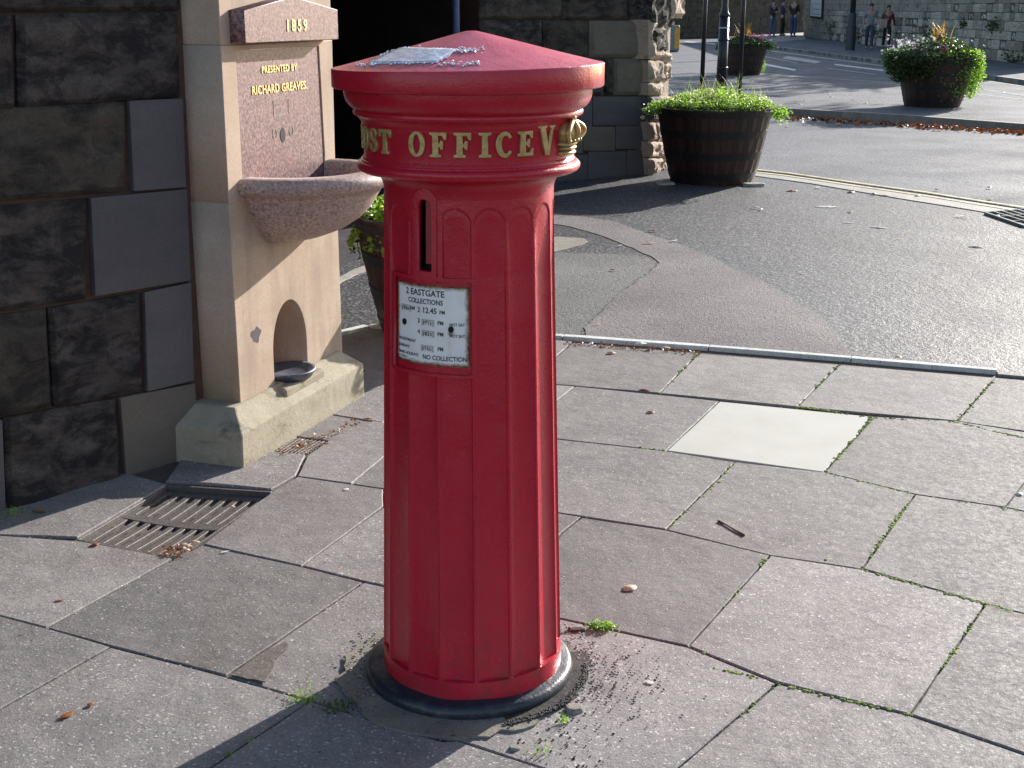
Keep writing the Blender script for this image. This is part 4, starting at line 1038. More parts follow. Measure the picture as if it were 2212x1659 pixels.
tag(blobs('black_pebbles', gp_, .0027, M['pebble'], None, flat_=.6, seed=11), 'scatter of tiny black pebbles right of the post box foot', 'pebbles')
gp_ = []
for k in range(110):
    a = R(rnd.uniform(145, 215)); r_ = .285+rnd.random()**2*.08; gp_.append(Vector((BC.x+r_*math.cos(a), BC.y+r_*math.sin(a), .010)))
for k in range(70):
    a = R(rnd.uniform(0, 50)); r_ = .29+rnd.random()*.07; gp_.append(Vector((BC.x+r_*math.cos(a), BC.y+r_*math.sin(a), .009)))
tag(blobs('stone_chips', gp_, .0034, M['chip'], None, flat_=.6, seed=12), 'pale mortar chips round the back of the post box foot', 'chips')
def rock(name, x, y, sx, sy, sz, mat, label, seed):
    bm = bmesh.new(); bmesh.ops.create_icosphere(bm, subdivisions=3, radius=1)
    vs_l = []
    for v in bm.verts:
        q = v.co.copy(); q *= 1+.25*noise.noise(q*1.4+Vector((seed, 0, 0))); q.x = max(-.8, min(.8, q.x)); q.z = min(.6, q.z); vs_l.append(G(x, y)+Vector((q.x*sx, q.y*sy, q.z*sz)))
    fs_l = [tuple(v.index for v in f.verts) for f in bm.faces]; bm.free()
    return tag(mk(name, vs_l, fs_l, mat), label, 'stone')
rock('broken_stone', 1240, 1535, .026, .02, .02, M['mortar_ring'], 'broken piece of mortar beside the black foot of the post box', 1)
rock('broken_stone', 1112, 1618, .016, .011, .012, M['mortar_ring'], 'small pale stone at the joint in front of the post box', 2)
rock('broken_stone', 1245, 1362, .03, .012, .012, M['mortar'], 'reddish mortar lump behind the right of the post box foot', 3)

# ------------------------------------------------------------------ plants and tubs
def leaf_cloud(fn, n, size, seed, tilt=.9):
    rr = random.Random(seed); vs, fs = [], []
    for _ in range(n):
        p = Vector(fn(rr)); s = size*rr.uniform(.6, 1.3)
        q = Matrix.Rotation(rr.uniform(0, 6.28), 3, 'Z') @ Matrix.Rotation(rr.gauss(0, tilt), 3, 'X') @ Matrix.Rotation(rr.gauss(0, .5), 3, 'Y')
        o = len(vs)
        for c in ((-.5, 0, 0), (0, -.38, .08), (.55, 0, -.05), (0, .38, .08)): vs.append(p+q @ Vector(c)*s)
        fs += [(o, o+1, o+2), (o, o+2, o+3)]
    return vs, fs
def blades(fn, n, length, seed, wd=.006, droop=1.):
    rr = random.Random(seed); vs, fs = [], []
    for _ in range(n):
        p = Vector(fn(rr)); a = rr.uniform(0, 6.28); L = length*rr.uniform(.5, 1.15); lean = rr.uniform(.15, .9)*droop
        d_ = Vector((math.cos(a), math.sin(a), 0)); sd = Vector((-d_.y, d_.x, 0))*wd; o = len(vs); k = 6
        for i in range(k+1):
            t = i/k; q = p+d_*(L*lean*t*t*.9+L*.1*t)+Vector((0, 0, L*(t-lean*.45*t*t*t*1.4))); w_ = (1-t)*1.0+.08
            vs += [q-sd*w_, q+sd*w_]
        for i in range(k): fs.append((o+2*i, o+2*i+1, o+2*i+3, o+2*i+2))
    return vs, fs
def flowers(pts, size, seed):
    rr = random.Random(seed); vs, fs = [], []
    for p in pts:
        q = Matrix.Rotation(rr.uniform(0, 6.28), 3, 'Z') @ Matrix.Rotation(rr.uniform(.3, 1.4), 3, 'X'); s = size*rr.uniform(.7, 1.2)
        for k in range(5):
            a = 2*math.pi*k/5; o = len(vs)
            for r_, da, z_ in ((.1, 0, 0), (.7, -.5, .1), (1, 0, .25), (.7, .5, .1)): vs.append(Vector(p)+q @ Vector((math.cos(a+da)*r_, math.sin(a+da)*r_, z_))*s)
            fs.append((o, o+1, o+2, o+3))
    return vs, fs
def make_tub(name, h=.74, rt=.575, rb=.41, ns=26, label='', group=None):
    root = empty(name, Vector((0, 0, 0)), label, 'planter', group)
    def stave(a0, a1):
        vs, fs = [], []
        for j in range(5):
            t = j/4; r_ = rb+(rt-rb)*(t**.85); z = h*t
            for (rr_, aa) in ((r_, a0), (r_+.006, (a0+a1)/2), (r_, a1), (r_-.035, a1), (r_-.035, a0)): vs.append((rr_*math.cos(aa), rr_*math.sin(aa), z))
        for j in range(4):
            for k in range(5): l = (k+1) % 5; fs.append((j*5+k, j*5+l, (j+1)*5+l, (j+1)*5+k))
        fs += [(4, 3, 2, 1, 0), (20, 21, 22, 23, 24)]; return vs, fs
    me0 = None
    for k in range(ns):
        if me0 is None:
            v, f = stave(-math.pi/ns*.975, math.pi/ns*.975); o = mk('stave', v, f, M['oak'], root); me0 = o.data
        else: o = link('stave', me0, None, root)
        o.rotation_euler = (0, 0, 2*math.pi*k/ns)
    for z_, hh in ((.05, .065), (.25, .07), (.46, .07), (.665, .05)):
        def rr2(z): return rb+(rt-rb)*((z/h)**.85)+.008
        v, f = lathe([(rr2(z_*h/.74)-.01, z_*h/.74), (rr2(z_*h/.74), z_*h/.74), (rr2(z_*h/.74+hh), z_*h/.74+hh), (rr2(z_*h/.74+hh)-.012, z_*h/.74+hh)], 60)
        mk('hoop', v, f, M['hoop'], root)
    v, f = lathe([(0, h-.05), (rt-.05, h-.06)], 30); mk('soil', v, f, M['soil'], root)
    return root
def clone(root, loc, rot=0, label=None):
    r = root.copy(); COL.objects.link(r); r.location = loc; r.rotation_euler = (0, 0, rot)
    if label: r['label'] = label
    for ch in list(root.children):
        c = ch.copy(); COL.objects.link(c); c.parent = r
        for g2_ in ch.children:
            e = g2_.copy(); COL.objects.link(e); e.parent = c
    return r
TG = 'oak half barrel planters'
tub = make_tub('barrel_planter', label='dark oak half barrel tub in front of the sunlit end of the wall', group=TG)
T1 = G(1550, 402)+Vector((0, .42, 0)); tub.location = T1
TS = empty('tmp', (0, 0, 0)); bpy.data.objects.remove(TS)
def scaled_clone(loc, s, rot, label):
    r = clone(tub, loc, rot, label); r.scale = (s, s, s); return r
T2 = G(968, 745); T2 = Vector((T2.x, T2.y+.3, 0))
scaled_clone(T2, .88, .1, 'dark oak half barrel tub partly hidden behind the post box')
IZ = .11
T3 = G(2018, 233, IZ)+Vector((.1, .45, 0)); scaled_clone(T3, 1.08, .2, 'oak half barrel on the traffic island overgrown with trailing flowers')
T4 = G(1606, 163, IZ)+Vector((.05, .4, 0)); scaled_clone(T4, .98, .3, 'oak half barrel standing behind the three black posts')

def plant(name, loc, label):
    r = empty(name, Vector(loc), label, 'plant'); return r
def mound(R_, H_, zb, seed, over=.12, wob=.35, cx_=0., cy_=0.):
    def fn(rr):
        a = rr.uniform(0, 6.283); q = math.sqrt(rr.random())*(1+over); k = 1+wob*noise.noise((math.cos(a)*1.6+seed, math.sin(a)*1.6, q*1.5))
        zt = H_*(max(0, 1-(q*.82)**2))*k
        z = zb+zt*rr.uniform(.35, 1.0) - (max(0, q-.97)*1.0)
        return (cx_+R_*q*math.cos(a), cy_+R_*q*math.sin(a), z)
    return fn
# tub 1: bright low foliage, grasses, pale flowers
p1 = plant('pansy_plant', T1+Vector((0, 0, .70)), 'bright green trailing pansies and grass filling the tub near the wall end')
def addp(root, name, vf, mat, kind='stuff'):
    o = mk(name, [Vector(v)+wloc(root) for v in vf[0]], vf[1], mat, root)
    if kind: o['kind'] = kind
    return o
addp(p1, 'foliage', leaf_cloud(mound(.60, .14, .04, 1, over=.0, wob=.8), 4200, .027, 1), M['leaf'])
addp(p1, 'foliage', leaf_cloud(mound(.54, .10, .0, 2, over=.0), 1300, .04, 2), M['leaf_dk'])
def side_clump(cx_, cz_, s):
    return lambda rr: (cx_+rr.gauss(0, s), rr.gauss(0, s*1.2)-.1, cz_+rr.gauss(0, s*.7))
addp(p1, 'foliage', leaf_cloud(side_clump(.63, -.02, .05), 260, .03, 3), M['leaf'])
addp(p1, 'foliage', leaf_cloud(side_clump(-.62, .02, .05), 220, .03, 4), M['leaf'])
addp(p1, 'grass_blades', blades(lambda rr: (rr.gauss(0, .19), rr.gauss(0, .15), .06), 170, .37, 5, .004, 1.2), M['blade'])
addp(p1, 'glint_leaves', leaf_cloud(mound(.58, .16, .05, 4, over=.0, wob=.8), 800, .02, 8), M['leaf_glint'])  # pale leaves painting in the white highlights on the foliage
rr = random.Random(5)
addp(p1, 'flowers', flowers([(-.70, -.1, .02), (-.67, -.15, -.03), (-.73, -.1, -.06), (-.66, -.12, .07), (-.69, -.1, -.1), (.74, -.1, -.06), (.71, -.12, -.03)]+[(rr.uniform(-.5, .5), rr.uniform(-.5, .1), .07+rr.random()*.08) for _ in range(34)], .03, 6), M['petal_y'])
addp(p1, 'flowers', flowers([(rr.uniform(-.5, .5), rr.uniform(-.5, .1), .08+rr.random()*.08) for _ in range(40)], .018, 7), M['petal_w'])
# tub 2: behind the box
p2 = plant('pansy_plant', T2+Vector((0, 0, .62)), 'green leaves with a violet and yellow pansy seen between fountain and post box')
addp(p2, 'foliage', leaf_cloud(mound(.48, .16, .0, 5), 2600, .036, 11), M['leaf'])
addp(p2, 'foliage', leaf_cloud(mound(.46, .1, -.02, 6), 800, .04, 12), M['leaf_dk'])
fpx = V(800, 445, T2+Vector((0, -.47, 0)), 0)
addp(p2, 'flowers', flowers([fpx-wloc(p2)], .022, 3), M['petal_v']); addp(p2, 'flowers', flowers([fpx-wloc(p2)+Vector((-.012, -.01, -.028))], .016, 4), M['petal_y'])
addp(p2, 'flowers', flowers([fpx-wloc(p2)+Vector((-.07, -.01, .02))], .016, 5), M['petal_w'])
addp(p2, 'foliage', leaf_cloud(lambda rr: (-.5+rr.gauss(0, .02), -.1+rr.gauss(0, .03), -.16+rr.gauss(0, .02)), 14, .03, 4), M['leaf'])
# tub 3: big trailing mass
p3 = plant('trailing_plant', T3+Vector((0, 0, .8)), 'large trailing petunia mass spilling down both sides of the island tub')
addp(p3, 'foliage', leaf_cloud(mound(.66, .36, -.02, 8, wob=.5), 3600, .05, 21), M['leaf_dk'])
def trail(side):
    def fn(rr):
        t = rr.random(); a = rr.gauss(math.pi if side < 0 else -.15, .62 if side < 0 else .55); r_ = .58+.10*math.sin(t*3)+rr.gauss(0, .05)+(.16 if side < 0 else .05)*(1-t)
        return (r_*math.cos(a), r_*math.sin(a), .12-t*(.55 if side < 0 else .82)*(1-.3*abs(rr.gauss(0, .5))))
    return fn
addp(p3, 'foliage', leaf_cloud(trail(-1), 2600, .045, 22), M['leaf_dk'])
addp(p3, 'foliage', leaf_cloud(trail(1), 3000, .038, 23), M['leaf'])
def front_fn(rr):
    a = R(rr.uniform(-160, -110)); t = rr.random(); return (.6*math.cos(a), .6*math.sin(a), .05-t*.35)
addp(p3, 'foliage', leaf_cloud(front_fn, 700, .045, 24), M['leaf_dk'])
addp(p3, 'spiky_leaves', blades(lambda rr: (rr.gauss(.05, .06), rr.gauss(0, .06), .22), 34, .42, 25, .01, .55), M['blade_r'])
rr = random.Random(8)
addp(p3, 'flowers', flowers([(rr.gauss(-.42, .22), rr.uniform(-.6, .2), .12+rr.gauss(.06, .09)) for _ in range(170)]+[(rr.gauss(.6, .1), rr.uniform(-.4, .3), rr.gauss(.0, .12)) for _ in range(26)], .028, 26), M['petal_w'])
addp(p3, 'flowers', flowers([(-.03+rr.gauss(0, .04), -.5+rr.gauss(0, .05), .17+rr.gauss(0, .03)) for _ in range(9)]+[(.35, -.55, .02), (.55, -.3, .08)], .04, 27), M['petal_p'])
# tub 4
p4 = plant('geranium_plant', T4+Vector((0, 0, .72)), 'dark geranium and spiky red leaves in the tub behind the posts')
addp(p4, 'foliage', leaf_cloud(mound(.62, .22, .0, 9, wob=.5), 2400, .05, 31), M['leaf_dk'])
addp(p4, 'foliage', leaf_cloud(lambda rr: (.62+rr.gauss(0, .08), rr.gauss(0, .15), -.02+rr.gauss(0, .06)), 260, .045, 32), M['leaf_dk'])
addp(p4, 'foliage', leaf_cloud(lambda rr: (.5+rr.gauss(0, .03), .1+rr.gauss(0, .1), -.35-rr.random()*.3), 160, .04, 33), M['leaf'])
addp(p4, 'spiky_leaves', blades(lambda rr: (rr.gauss(0, .1), rr.gauss(0, .08), .12), 60, .42, 34, .014, .6), M['blade_r'])
rr = random.Random(9)
addp(p4, 'flowers', flowers([(-.55, -.2, .18)]*4+[(-.42, -.2, .33)]*4+[(rr.uniform(-.1, .6), rr.uniform(-.4, .2), .15+rr.random()*.1) for _ in range(20)], .05, 35), M['petal_p'])
addp(p4, 'flowers', flowers([(rr.uniform(-.5, .6), rr.uniform(-.5, .1), .05+rr.random()*.12) for _ in range(12)], .03, 36), M['petal_y'])
# stone chock under tub 1
rock('wedge_stone', 1628, 402, .14, .07, .05, M['path'], 'pale stone wedge under the right of the oak tub', 5)
rock('wedge_stone', 1436, 398, .12, .08, .04, M['path'], 'low stone wedge under the left of the oak tub', 6)

# weeds by the post box and wall
def weed(x, y, n, s, label, mat, bl=0, sp=.02):
    c = G(x, y); r = empty('weed', c, label, 'weed')
    addp(r, 'leaves', leaf_cloud(lambda q: (q.gauss(0, sp*1.5), q.gauss(0, sp), abs(q.gauss(.006, .006))), n, s, int(x)), mat)
    if bl: addp(r, 'blades', blades(lambda q: (q.gauss(0, sp), q.gauss(0, sp), -.005), bl, .05, int(y), .0012, .7), M['leaf'])
weed(1298, 1357, 190, .011, 'small pale green weed in the joint right of the post box', M['leaf'], 0, .014)
weed(655, 1512, 90, .007, 'tiny weed at the slab corner left of the post box', M['leaf'], 12)
weed(735, 1530, 120, .008, 'dark weed in the shade left of the post box foot', M['leaf_dk'], 12)
weed(30, 1112, 20, .01, 'thin grass tuft at the foot of the sooty wall', M['leaf'], 26, .018)
weed(1215, 1560, 14, .008, 'green sprout in the soil pit by the post box foot', M['leaf'], 8, .006)
weed(1165, 1625, 8, .006, 'wisp of grass in the open joint before the post box', M['leaf'], 12, .012)

poly_sheet('slab_spall', ragged([G(*p) for p in [(497, 1461), (548, 1422), (612, 1388), (622, 1396), (590, 1432), (572, 1478), (540, 1470)]], .008, .012, 4), .0045, M['spall'], bed, thick=.003, label='dark broken corner of a slab')
# twigs and fallen leaves
def fallen(x, y, L, Wd, curl, rot, mat, label, group=None, z=0., seed=0):
    c = G(x, y, z); rr_ = random.Random(seed*7+int(x)); nx_, ny_ = 8, 4; vs, fs = [], []
    for i in range(nx_+1):
        t = i/nx_; hw = Wd*.5*max(.03, math.sin(math.pi*t))**.7*(1+.25*math.sin(t*17+seed))
        for j in range(ny_+1):
            s = (j/ny_-.5)*2; xx = (t-.5)*L; zz_ = .0012+curl*Wd*.34*(1-s*s*.9)*math.sin(math.pi*t)+.10*curl*Wd*abs(noise.noise((t*5, s*3, seed)))
            vs.append(c+Matrix.Rotation(rot, 3, 'Z') @ Vector((xx, s*hw, zz_)))
    for i in range(nx_):
        for j in range(ny_): k = i*(ny_+1)+j; fs.append((k, k+1, k+ny_+2, k+ny_+1))
    o = mk('fallen_leaf', vs, fs, mat, None, smooth=True, center=True); return tag(o, label, 'leaf', group)
D, P_, W_ = M['dead'], M['dead_pale'], M['dead_white']
for i, (x, y, L, wd, cu_, mt, lb) in enumerate([
  (1360, 1271, .055, .04, .55, P_, 'curled pale orange leaf alone on a slab right of the post box'),
  (1403, 1474, .028, .016, .1, W_, 'small flat white scrap on the slab right of the pebbles'),
  (145, 1545, .045, .02, .5, D, 'brown shredded leaf on the front left slab'), (196, 1522, .022, .016, .5, D, 'small brown leaf near the shredded one at front left'),
  (128, 1298, .03, .012, .4, D, 'thin brown scrap on the slab left of the grate joint'), (205, 1178, .035, .022, .8, D, 'upright orange leaf at the near edge of the drain grate'),
  (398, 1180, .05, .03, .8, P_, 'clump of dry leaves at the near right corner of the grate'), (420, 1172, .04, .02, .8, P_, 'dry curled leaf touching the grate corner clump'), (365, 1187, .03, .02, .6, D, 'brown leaf on the near rim of the drain grate'),
  (502, 1095, .02, .016, .6, P_, 'pale leaf lying on the far bars of the drain grate'), (747, 1058, .03, .018, .5, W_, 'white scrap on the slab below the third joint left of the box'),
  (486, 1192, .03, .01, .1, W_, 'white paper scrap by the joint right of the grate'), (700, 958, .04, .015, .6, D, 'brown leaves on the crosshatched tile'), (795, 905, .04, .018, .6, D, 'reddish leaf in the joint near the plinth end'),
  (85, 1105, .06, .016, .6, D, 'long reddish leaf at the foot of the sooty wall'),
  (1405, 891, .04, .022, .8, D, 'small curled brown leaf left of the cream slab'), (1393, 843, .055, .025, .6, D, 'long orange leaf lying along the slab joint'), (1320, 763, .05, .03, .9, P_, 'crumpled tan leaf just inside the edging stones'),
  (1383, 743, .07, .035, .7, W_, 'crumpled white leaf on the edging stone'), (1437, 752, .055, .03, .7, P_, 'pale curled leaf against the edging stones'), (1289, 700, .04, .016, .5, P_, 'small leaf with long shadow on the pinkish asphalt'),
  (1324, 583, .05, .03, .5, D, 'brown leaf on the grey asphalt patch'), (1411, 498, .08, .035, .5, D, 'orange leaf where the pinkish band meets the dark asphalt'), (1402, 525, .09, .035, .4, P_, 'tan leaf lying on the pinkish asphalt band'),
  (1455, 520, .09, .03, .3, W_, 'whitish leaf at the edge of the pinkish band'), (1340, 530, .05, .02, .3, W_, 'pale leaf by the crack left of the pinkish band'),
  (1710, 413, .12, .06, .6, D, 'red brown leaf on the asphalt right of the tub'), (1838, 416, .1, .05, .8, D, 'red brown leaf nearer the yellow lines'), (1785, 447, .22, .1, .2, W_, 'large flat whitish leaf on the sunlit asphalt'),
  (1897, 492, .15, .05, .4, W_, 'long pale leaf on the asphalt below the yellow lines'), (1830, 481, .1, .04, .3, W_, 'pale leaf left of the long pale one'), (2108, 534, .12, .04, .7, W_, 'double curled white leaf near the right edge of the asphalt'),
  (1941, 517, .08, .03, .3, P_, 'small tan scrap on the right of the asphalt'), (2202, 1068, .035, .022, .9, W_, 'curled white leaf in a joint at the right'), (1940, 772, .04, .03, .8, P_, 'tan leaf resting behind the last edging stone'),
  (2185, 279, .4, .16, .9, P_, 'big tan leaf in the gutter of the island kerb')]):
    zz0 = .012 if lb.endswith('edging stone') else (.0105 if 'pinkish' in lb or 'grey asphalt' in lb else 0.002)
    fallen(x, y, L, wd, cu_, rnd.uniform(-.6, .9), mt, lb, z=zz0, seed=i)
for i in range(46):
    x = rnd.uniform(1560, 2200); y = rnd.uniform(390, 470) if i < 16 else (rnd.uniform(190, 228) if i < 38 else rnd.uniform(255, 275))
    isl = 16 <= i < 38
    if 1920 < x < 2110 and isl: x = rnd.uniform(1720, 1900)
    fallen(x, y, rnd.uniform(.05, .10), rnd.uniform(.025, .055), rnd.uniform(.2, .7), rnd.uniform(0, 6), rnd.choice([D, W_, P_, W_]),
           'small dry leaf scattered on the tarmac of the traffic island' if isl else 'small dry leaf scattered on the sunlit tarmac', 'leaves scattered on the island' if isl else 'leaves scattered on the tarmac', z=IZ+.003 if isl else .012, seed=i+60)
lit = []
for k in range(520):
    t = rnd.random(); x = 1690+t*560; y = 253+t*36+abs(rnd.gauss(0, 3)); lit.append(G(x, y))
vs, fs = [], []
for p in lit:
    v, f = leaf_cloud(lambda q, p=p: (p.x, p.y, .008+rnd.random()*.02), 1, .085, rnd.randrange(9999), .5); o_ = len(vs); vs += v; fs += [tuple(i+o_ for i in ff) for ff in f]
tag(mk('leaf_litter', vs, fs, M['dead']), 'brown leaf litter heaped along the island kerb', 'leaf litter')['kind'] = 'stuff'
vs, fs = [], []
for k in range(330):
    t = rnd.random()
    if k < 190: p = G(1215+t*300, 741+t*23+rnd.gauss(0, 2))
    elif k < 260: p = G(380+rnd.gauss(0, 22), 1190-(rnd.gauss(0, 8)))
    else: tt = rnd.random(); p = G(600+tt*180, 985-tt*75+rnd.gauss(0, 5))
    v, f = leaf_cloud(lambda q, p=p: (p.x, p.y, .003+rnd.random()*.006), 1, .014, rnd.randrange(9999), .6); o_ = len(vs); vs += v; fs += [tuple(i+o_ for i in ff) for ff in f]
tag(mk('leaf_litter', vs, fs, M['dead']), 'crumbled brown leaf bits caught against edging, grate and plinth', 'leaf litter')['kind'] = 'stuff'
def twig(a, b, r, label, bend=.0005):
    p, q = G(*a), G(*b); mid = p.lerp(q, .5)+Vector((0, 0, bend)); v, f = tube([p+Vector((0, 0, r)), p.lerp(q, .25)+Vector((.002, 0, r+bend*.7)), mid+Vector((0, 0, r)), q+Vector((0, 0, r))], [r*1.5, r*.8, r*.9, r*1.2], 7)
    tag(mk('twig', v, f, M['twig'], None, smooth=True), label, 'twig')
twig((1552, 1127), (1608, 1158), .0032, 'short brown twig on the slab below the cream one')
twig((1285, 723-20), (1250, 730), .002, 'thin stalk on the pinkish asphalt near the edging')
# cigarette scraps
for x, y, r_ in ((1560, 1060, 0.3),):
    pass
# drain grating at the right edge of the forecourt
dg = [G(2128, 463), G(2330, 446), G(2420, 478), G(2212, 492)]
dr = empty('drain_grate', sum(dg, Vector())/4, 'pale metal lattice drain cover in the asphalt near the yellow lines', 'drain')
def q2(u_, v_, z=.012): p = dg[0].lerp(dg[1], u_).lerp(dg[3].lerp(dg[2], u_), v_); return Vector((p.x, p.y, z))
mk('drain_base', [q2(0, 0, .006), q2(1, 0, .006), q2(1, 1, .006), q2(0, 1, .006)], [(3, 2, 1, 0)], M['slot'], dr)
def lbar(p, q, r_, nm='lattice_bar'):
    v, f = tube([p, q], r_, 4); mk(nm, v, f, M['galv'], dr)
for k in range(1, 12): lbar(q2(k/12, 0, .014), q2(k/12+.05 if k < 11 else 1, 1, .014), .011)
for k in (1, 2): lbar(q2(0, k/3, .014), q2(1, k/3, .014), .009, 'cross_bar')
for a, b in (((0, 0), (1, 0)), ((1, 0), (1, 1)), ((1, 1), (0, 1)), ((0, 1), (0, 0))): lbar(q2(*a, .012), q2(*b, .012), .014, 'frame_side')

# ------------------------------------------------------------------ traffic island, far road, far pavement
isl = [(1360, 222), (1500, 232), (1690, 248.5), (1950, 264), (2212, 284.5), (2600, 318), (2700, 300), (2600, 258), (2212, 228), (1900, 187), (1640, 168), (1480, 165), (1380, 168)]
ip = [G(*p) for p in isl]
island = poly_sheet('traffic_island', [p[:2] for p in inset([p.to_2d() for p in ip], .12)], IZ-.002, M['road'], kind='structure', thick=.2)
kerb1 = empty('kerb', ip[2], kind='structure')
fr = [G(*p) for p in isl[:6]]
tot = 0
segs = []
for i in range(5):
    a, b = fr[i], fr[i+1]; L = (b-a).length; k = max(1, round(L/.915))
    for j in range(k): segs.append((a.lerp(b, j/k), a.lerp(b, (j+1)/k)))
for a, b in segs: edge_stone(a, b, .135, -.05, IZ, M['kerb'], kerb1, 'kerbstone', .01)
bk = [G(*p) for p in isl[7:]]
for i in range(len(bk)-1):
    a, b = bk[i], bk[i+1]; L = (b-a).length; k = max(1, round(L/.915))
    for j in range(k): edge_stone(a.lerp(b, j/k), a.lerp(b, (j+1)/k), .13, -.05, IZ, M['kerb'], kerb1, 'kerbstone', .01)
# far pavement
fpk = [G(*p) for p in [(1560, 96), (1640, 102), (1760, 117), (1893, 136), (2040, 157), (2212, 183), (2500, 232)]]
wb = [G(*p) for p in [(1736, 83.5), (2212, 146)]]
fw_dir = (wb[1]-wb[0]).normalized(); fw_end = wb[0]+fw_dir*((wb[1]-wb[0]).length+2.2)
fpv = poly_sheet('far_pavement', [p[:2] for p in fpk]+[tuple((fw_end+Vector((4, -2, 0)))[:2]), tuple((fw_end+Vector((3, 1, 0)))[:2]), tuple((wb[0]+Vector((3, 0, 0)))[:2]), tuple(G(1742, 73)[:2]), tuple(G(1560, 80)[:2])], .10, M['road'], kind='structure', thick=.2)
pth = mk('path', [G(1630, 94, .104), G(1740, 85, .104), G(1738, 70, .24), G(1600, 78, .24)], [(0, 1, 2, 3)], M['path']); pth['kind'] = 'structure'
kerb2 = empty('kerb', fpk[2], kind='structure')
for i in range(1, 6):
    a, b = fpk[i], fpk[i+1]; L = (b-a).length; k = max(1, round(L/.915))
    for j in range(k): edge_stone(a.lerp(b, (j+1)/k), a.lerp(b, j/k), .13, -.05, .106, M['kerb'], kerb2, 'kerbstone', .01) if False else edge_stone(a.lerp(b, j/k), a.lerp(b, (j+1)/k), .13, -.05, .106, M['kerb'], kerb2, 'kerbstone', .01)
def mark(pts, mat, label):
    poly_sheet('road_marking', [G(*p)[:2] for p in pts], .003, mat, road, thick=.003, label=label)
mark([(1634, 133.5), (1720, 150.5), (1716, 152.5), (1634, 138)], M['white'], 'white lane line')
mark([(1803, 138), (1909, 151), (1909, 153.5), (1803, 140.5)], M['white'], 'white lane line')
mark([(1787, 146.6), (1893, 160.4), (1893, 161.6), (1787, 147.6)], M['white2'], 'thin faded white line')
mark([(1634, 117.5), (1724, 136.2), (1724, 137.4), (1634, 118.7)], M['white2'], 'thin faded white line')
mark([(1700, 121), (1775, 133), (1762, 137), (1690, 126)], M['white2'], 'faded white lettering patch')
mark([(2085, 187.5), (2290, 217), (2290, 219), (2085, 189)], M['white2'], 'thin faded white line')
mark([(1479, 89), (1545, 94), (1545, 96), (1479, 90.5)], M['white'], 'white line across the far road')
mark([(1640, 106), (1893, 140), (1893, 141), (1640, 107)], M['yellow'], 'yellow line by the far kerb')
mark([(1893, 140), (2212, 186), (2212, 187.2), (1893, 141)], M['yellow'], 'yellow line by the far kerb')

# far wall: coursed limestone, each stone its own object where large enough
fw = empty('boundary_wall', wb[0], 'long coursed limestone wall behind the two walkers', 'wall')
FWU = (wb[0]-wb[1]).normalized(); FWN = Vector((FWU.y, -FWU.x, 0))
if FWN.x > 0: FWN = -FWN
def unit_stone(seed):
    vs, fs = [], []; nx_, nz_ = 4, 3
    for j in range(nz_+1):
        for i in range(nx_+1):
            s, t = i/nx_, j/nz_; e = min(s, 1-s, t, 1-t); vs.append((s, (-.009 if e == 0 else .015*noise.noise((s*3+seed, t*3, seed))), t))
    for j in range(nz_):
        for i in range(nx_): k = j*(nx_+1)+i; fs.append((k, k+1, k+nx_+2, k+nx_+1))
    b0 = len(vs); vs += [(0, -.12, 0), (1, -.12, 0), (1, -.12, 1), (0, -.12, 1)]
    c4 = [0, nx_, nz_*(nx_+1)+nx_, nz_*(nx_+1)]
    for i in range(4): fs.append((c4[i], b0+i, b0+(i+1) % 4, c4[(i+1) % 4]))
    me = bpy.data.meshes.new('far_stone'); me.from_pydata(vs, [], fs); me.update(); me.materials.append(M['far_stone']); return me
ust = [unit_stone(s) for s in range(5)]
LW = (fw_end-wb[0]).length; cnt = 0; vs_, fs_ = [], []
ang = math.atan2(-FWU.y, -FWU.x)
org = fw_end
for c in range(16):
    h_ = [.34, .3, .27, .3, .25, .28, .26, .3][c % 8]; z0 = .1+sum([.34, .3, .27, .3, .25, .28, .26, .3][q % 8] for q in range(c)); s = -rnd.uniform(0, .3)
    while s < LW:
        L = rnd.uniform(.35, .8)
        if c < 7 and s < LW*.80 and cnt < 296:
            cnt += 1; o = link('stone', ust[cnt % 5], None, fw)
            # local x along wall from near end to far end, local y outward
            xdir = FWU; yd = FWN; zdir = Vector((0, 0, 1))
            mtx = Matrix.Identity(4)
            p = org+xdir*s+FWN*rnd.uniform(-.01, .02)-wb[0]+Vector((0, 0, z0+.006))
            sx, sz = L-.016, h_-.018
            for r_ in range(3):
                mtx[r_][0] = xdir[r_]*sx; mtx[r_][1] = yd[r_]; mtx[r_][2] = zdir[r_]*sz; mtx[r_][3] = p[r_]
            o.matrix_local = mtx
        else: add_box_uv(s+.007, s+L-.007, z0+.007, z0+h_-.007, -.1, rnd.uniform(-.01, .02), org, FWU, FWN)
        s += L
o = mk('upper_courses', vs_, fs_, M['far_stone'], fw); o['kind'] = 'stuff'
vs_, fs_ = [], []
add_box_uv(-.05, LW+.1, -.1, 4.75, -.6, -.012, org, FWU, FWN); mk('mortar', vs_, fs_, M['far_mortar'], fw)
# back wall at the far left
bw0 = G(1380, 86); bw1 = bw0+dirv(45)*22; BU = (bw1-bw0).normalized(); BN = Vector((BU.y, -BU.x, 0)); Lb = (bw1-bw0).length
bw = empty('boundary_wall', bw0, 'dark rubble wall across the road behind the standing group', 'wall')
vs_, fs_ = [], []
for c in range(16):
    s = 0
    while s < Lb: L = rnd.uniform(.4, 1.1); add_box_uv(s+.01, s+L-.01, .05+c*.28, .05+c*.28+.265, -.1, rnd.uniform(-.01, .015), bw0, BU, BN); s += L
o = mk('rubble_courses', vs_, fs_, M['far_dark'], bw); o['kind'] = 'stuff'
vs_, fs_ = [], []; add_box_uv(-12, Lb+8, -.1, 4.4, -.6, -.02, bw0, BU, BN); mk('mortar', vs_, fs_, M['far_mortar'], bw)
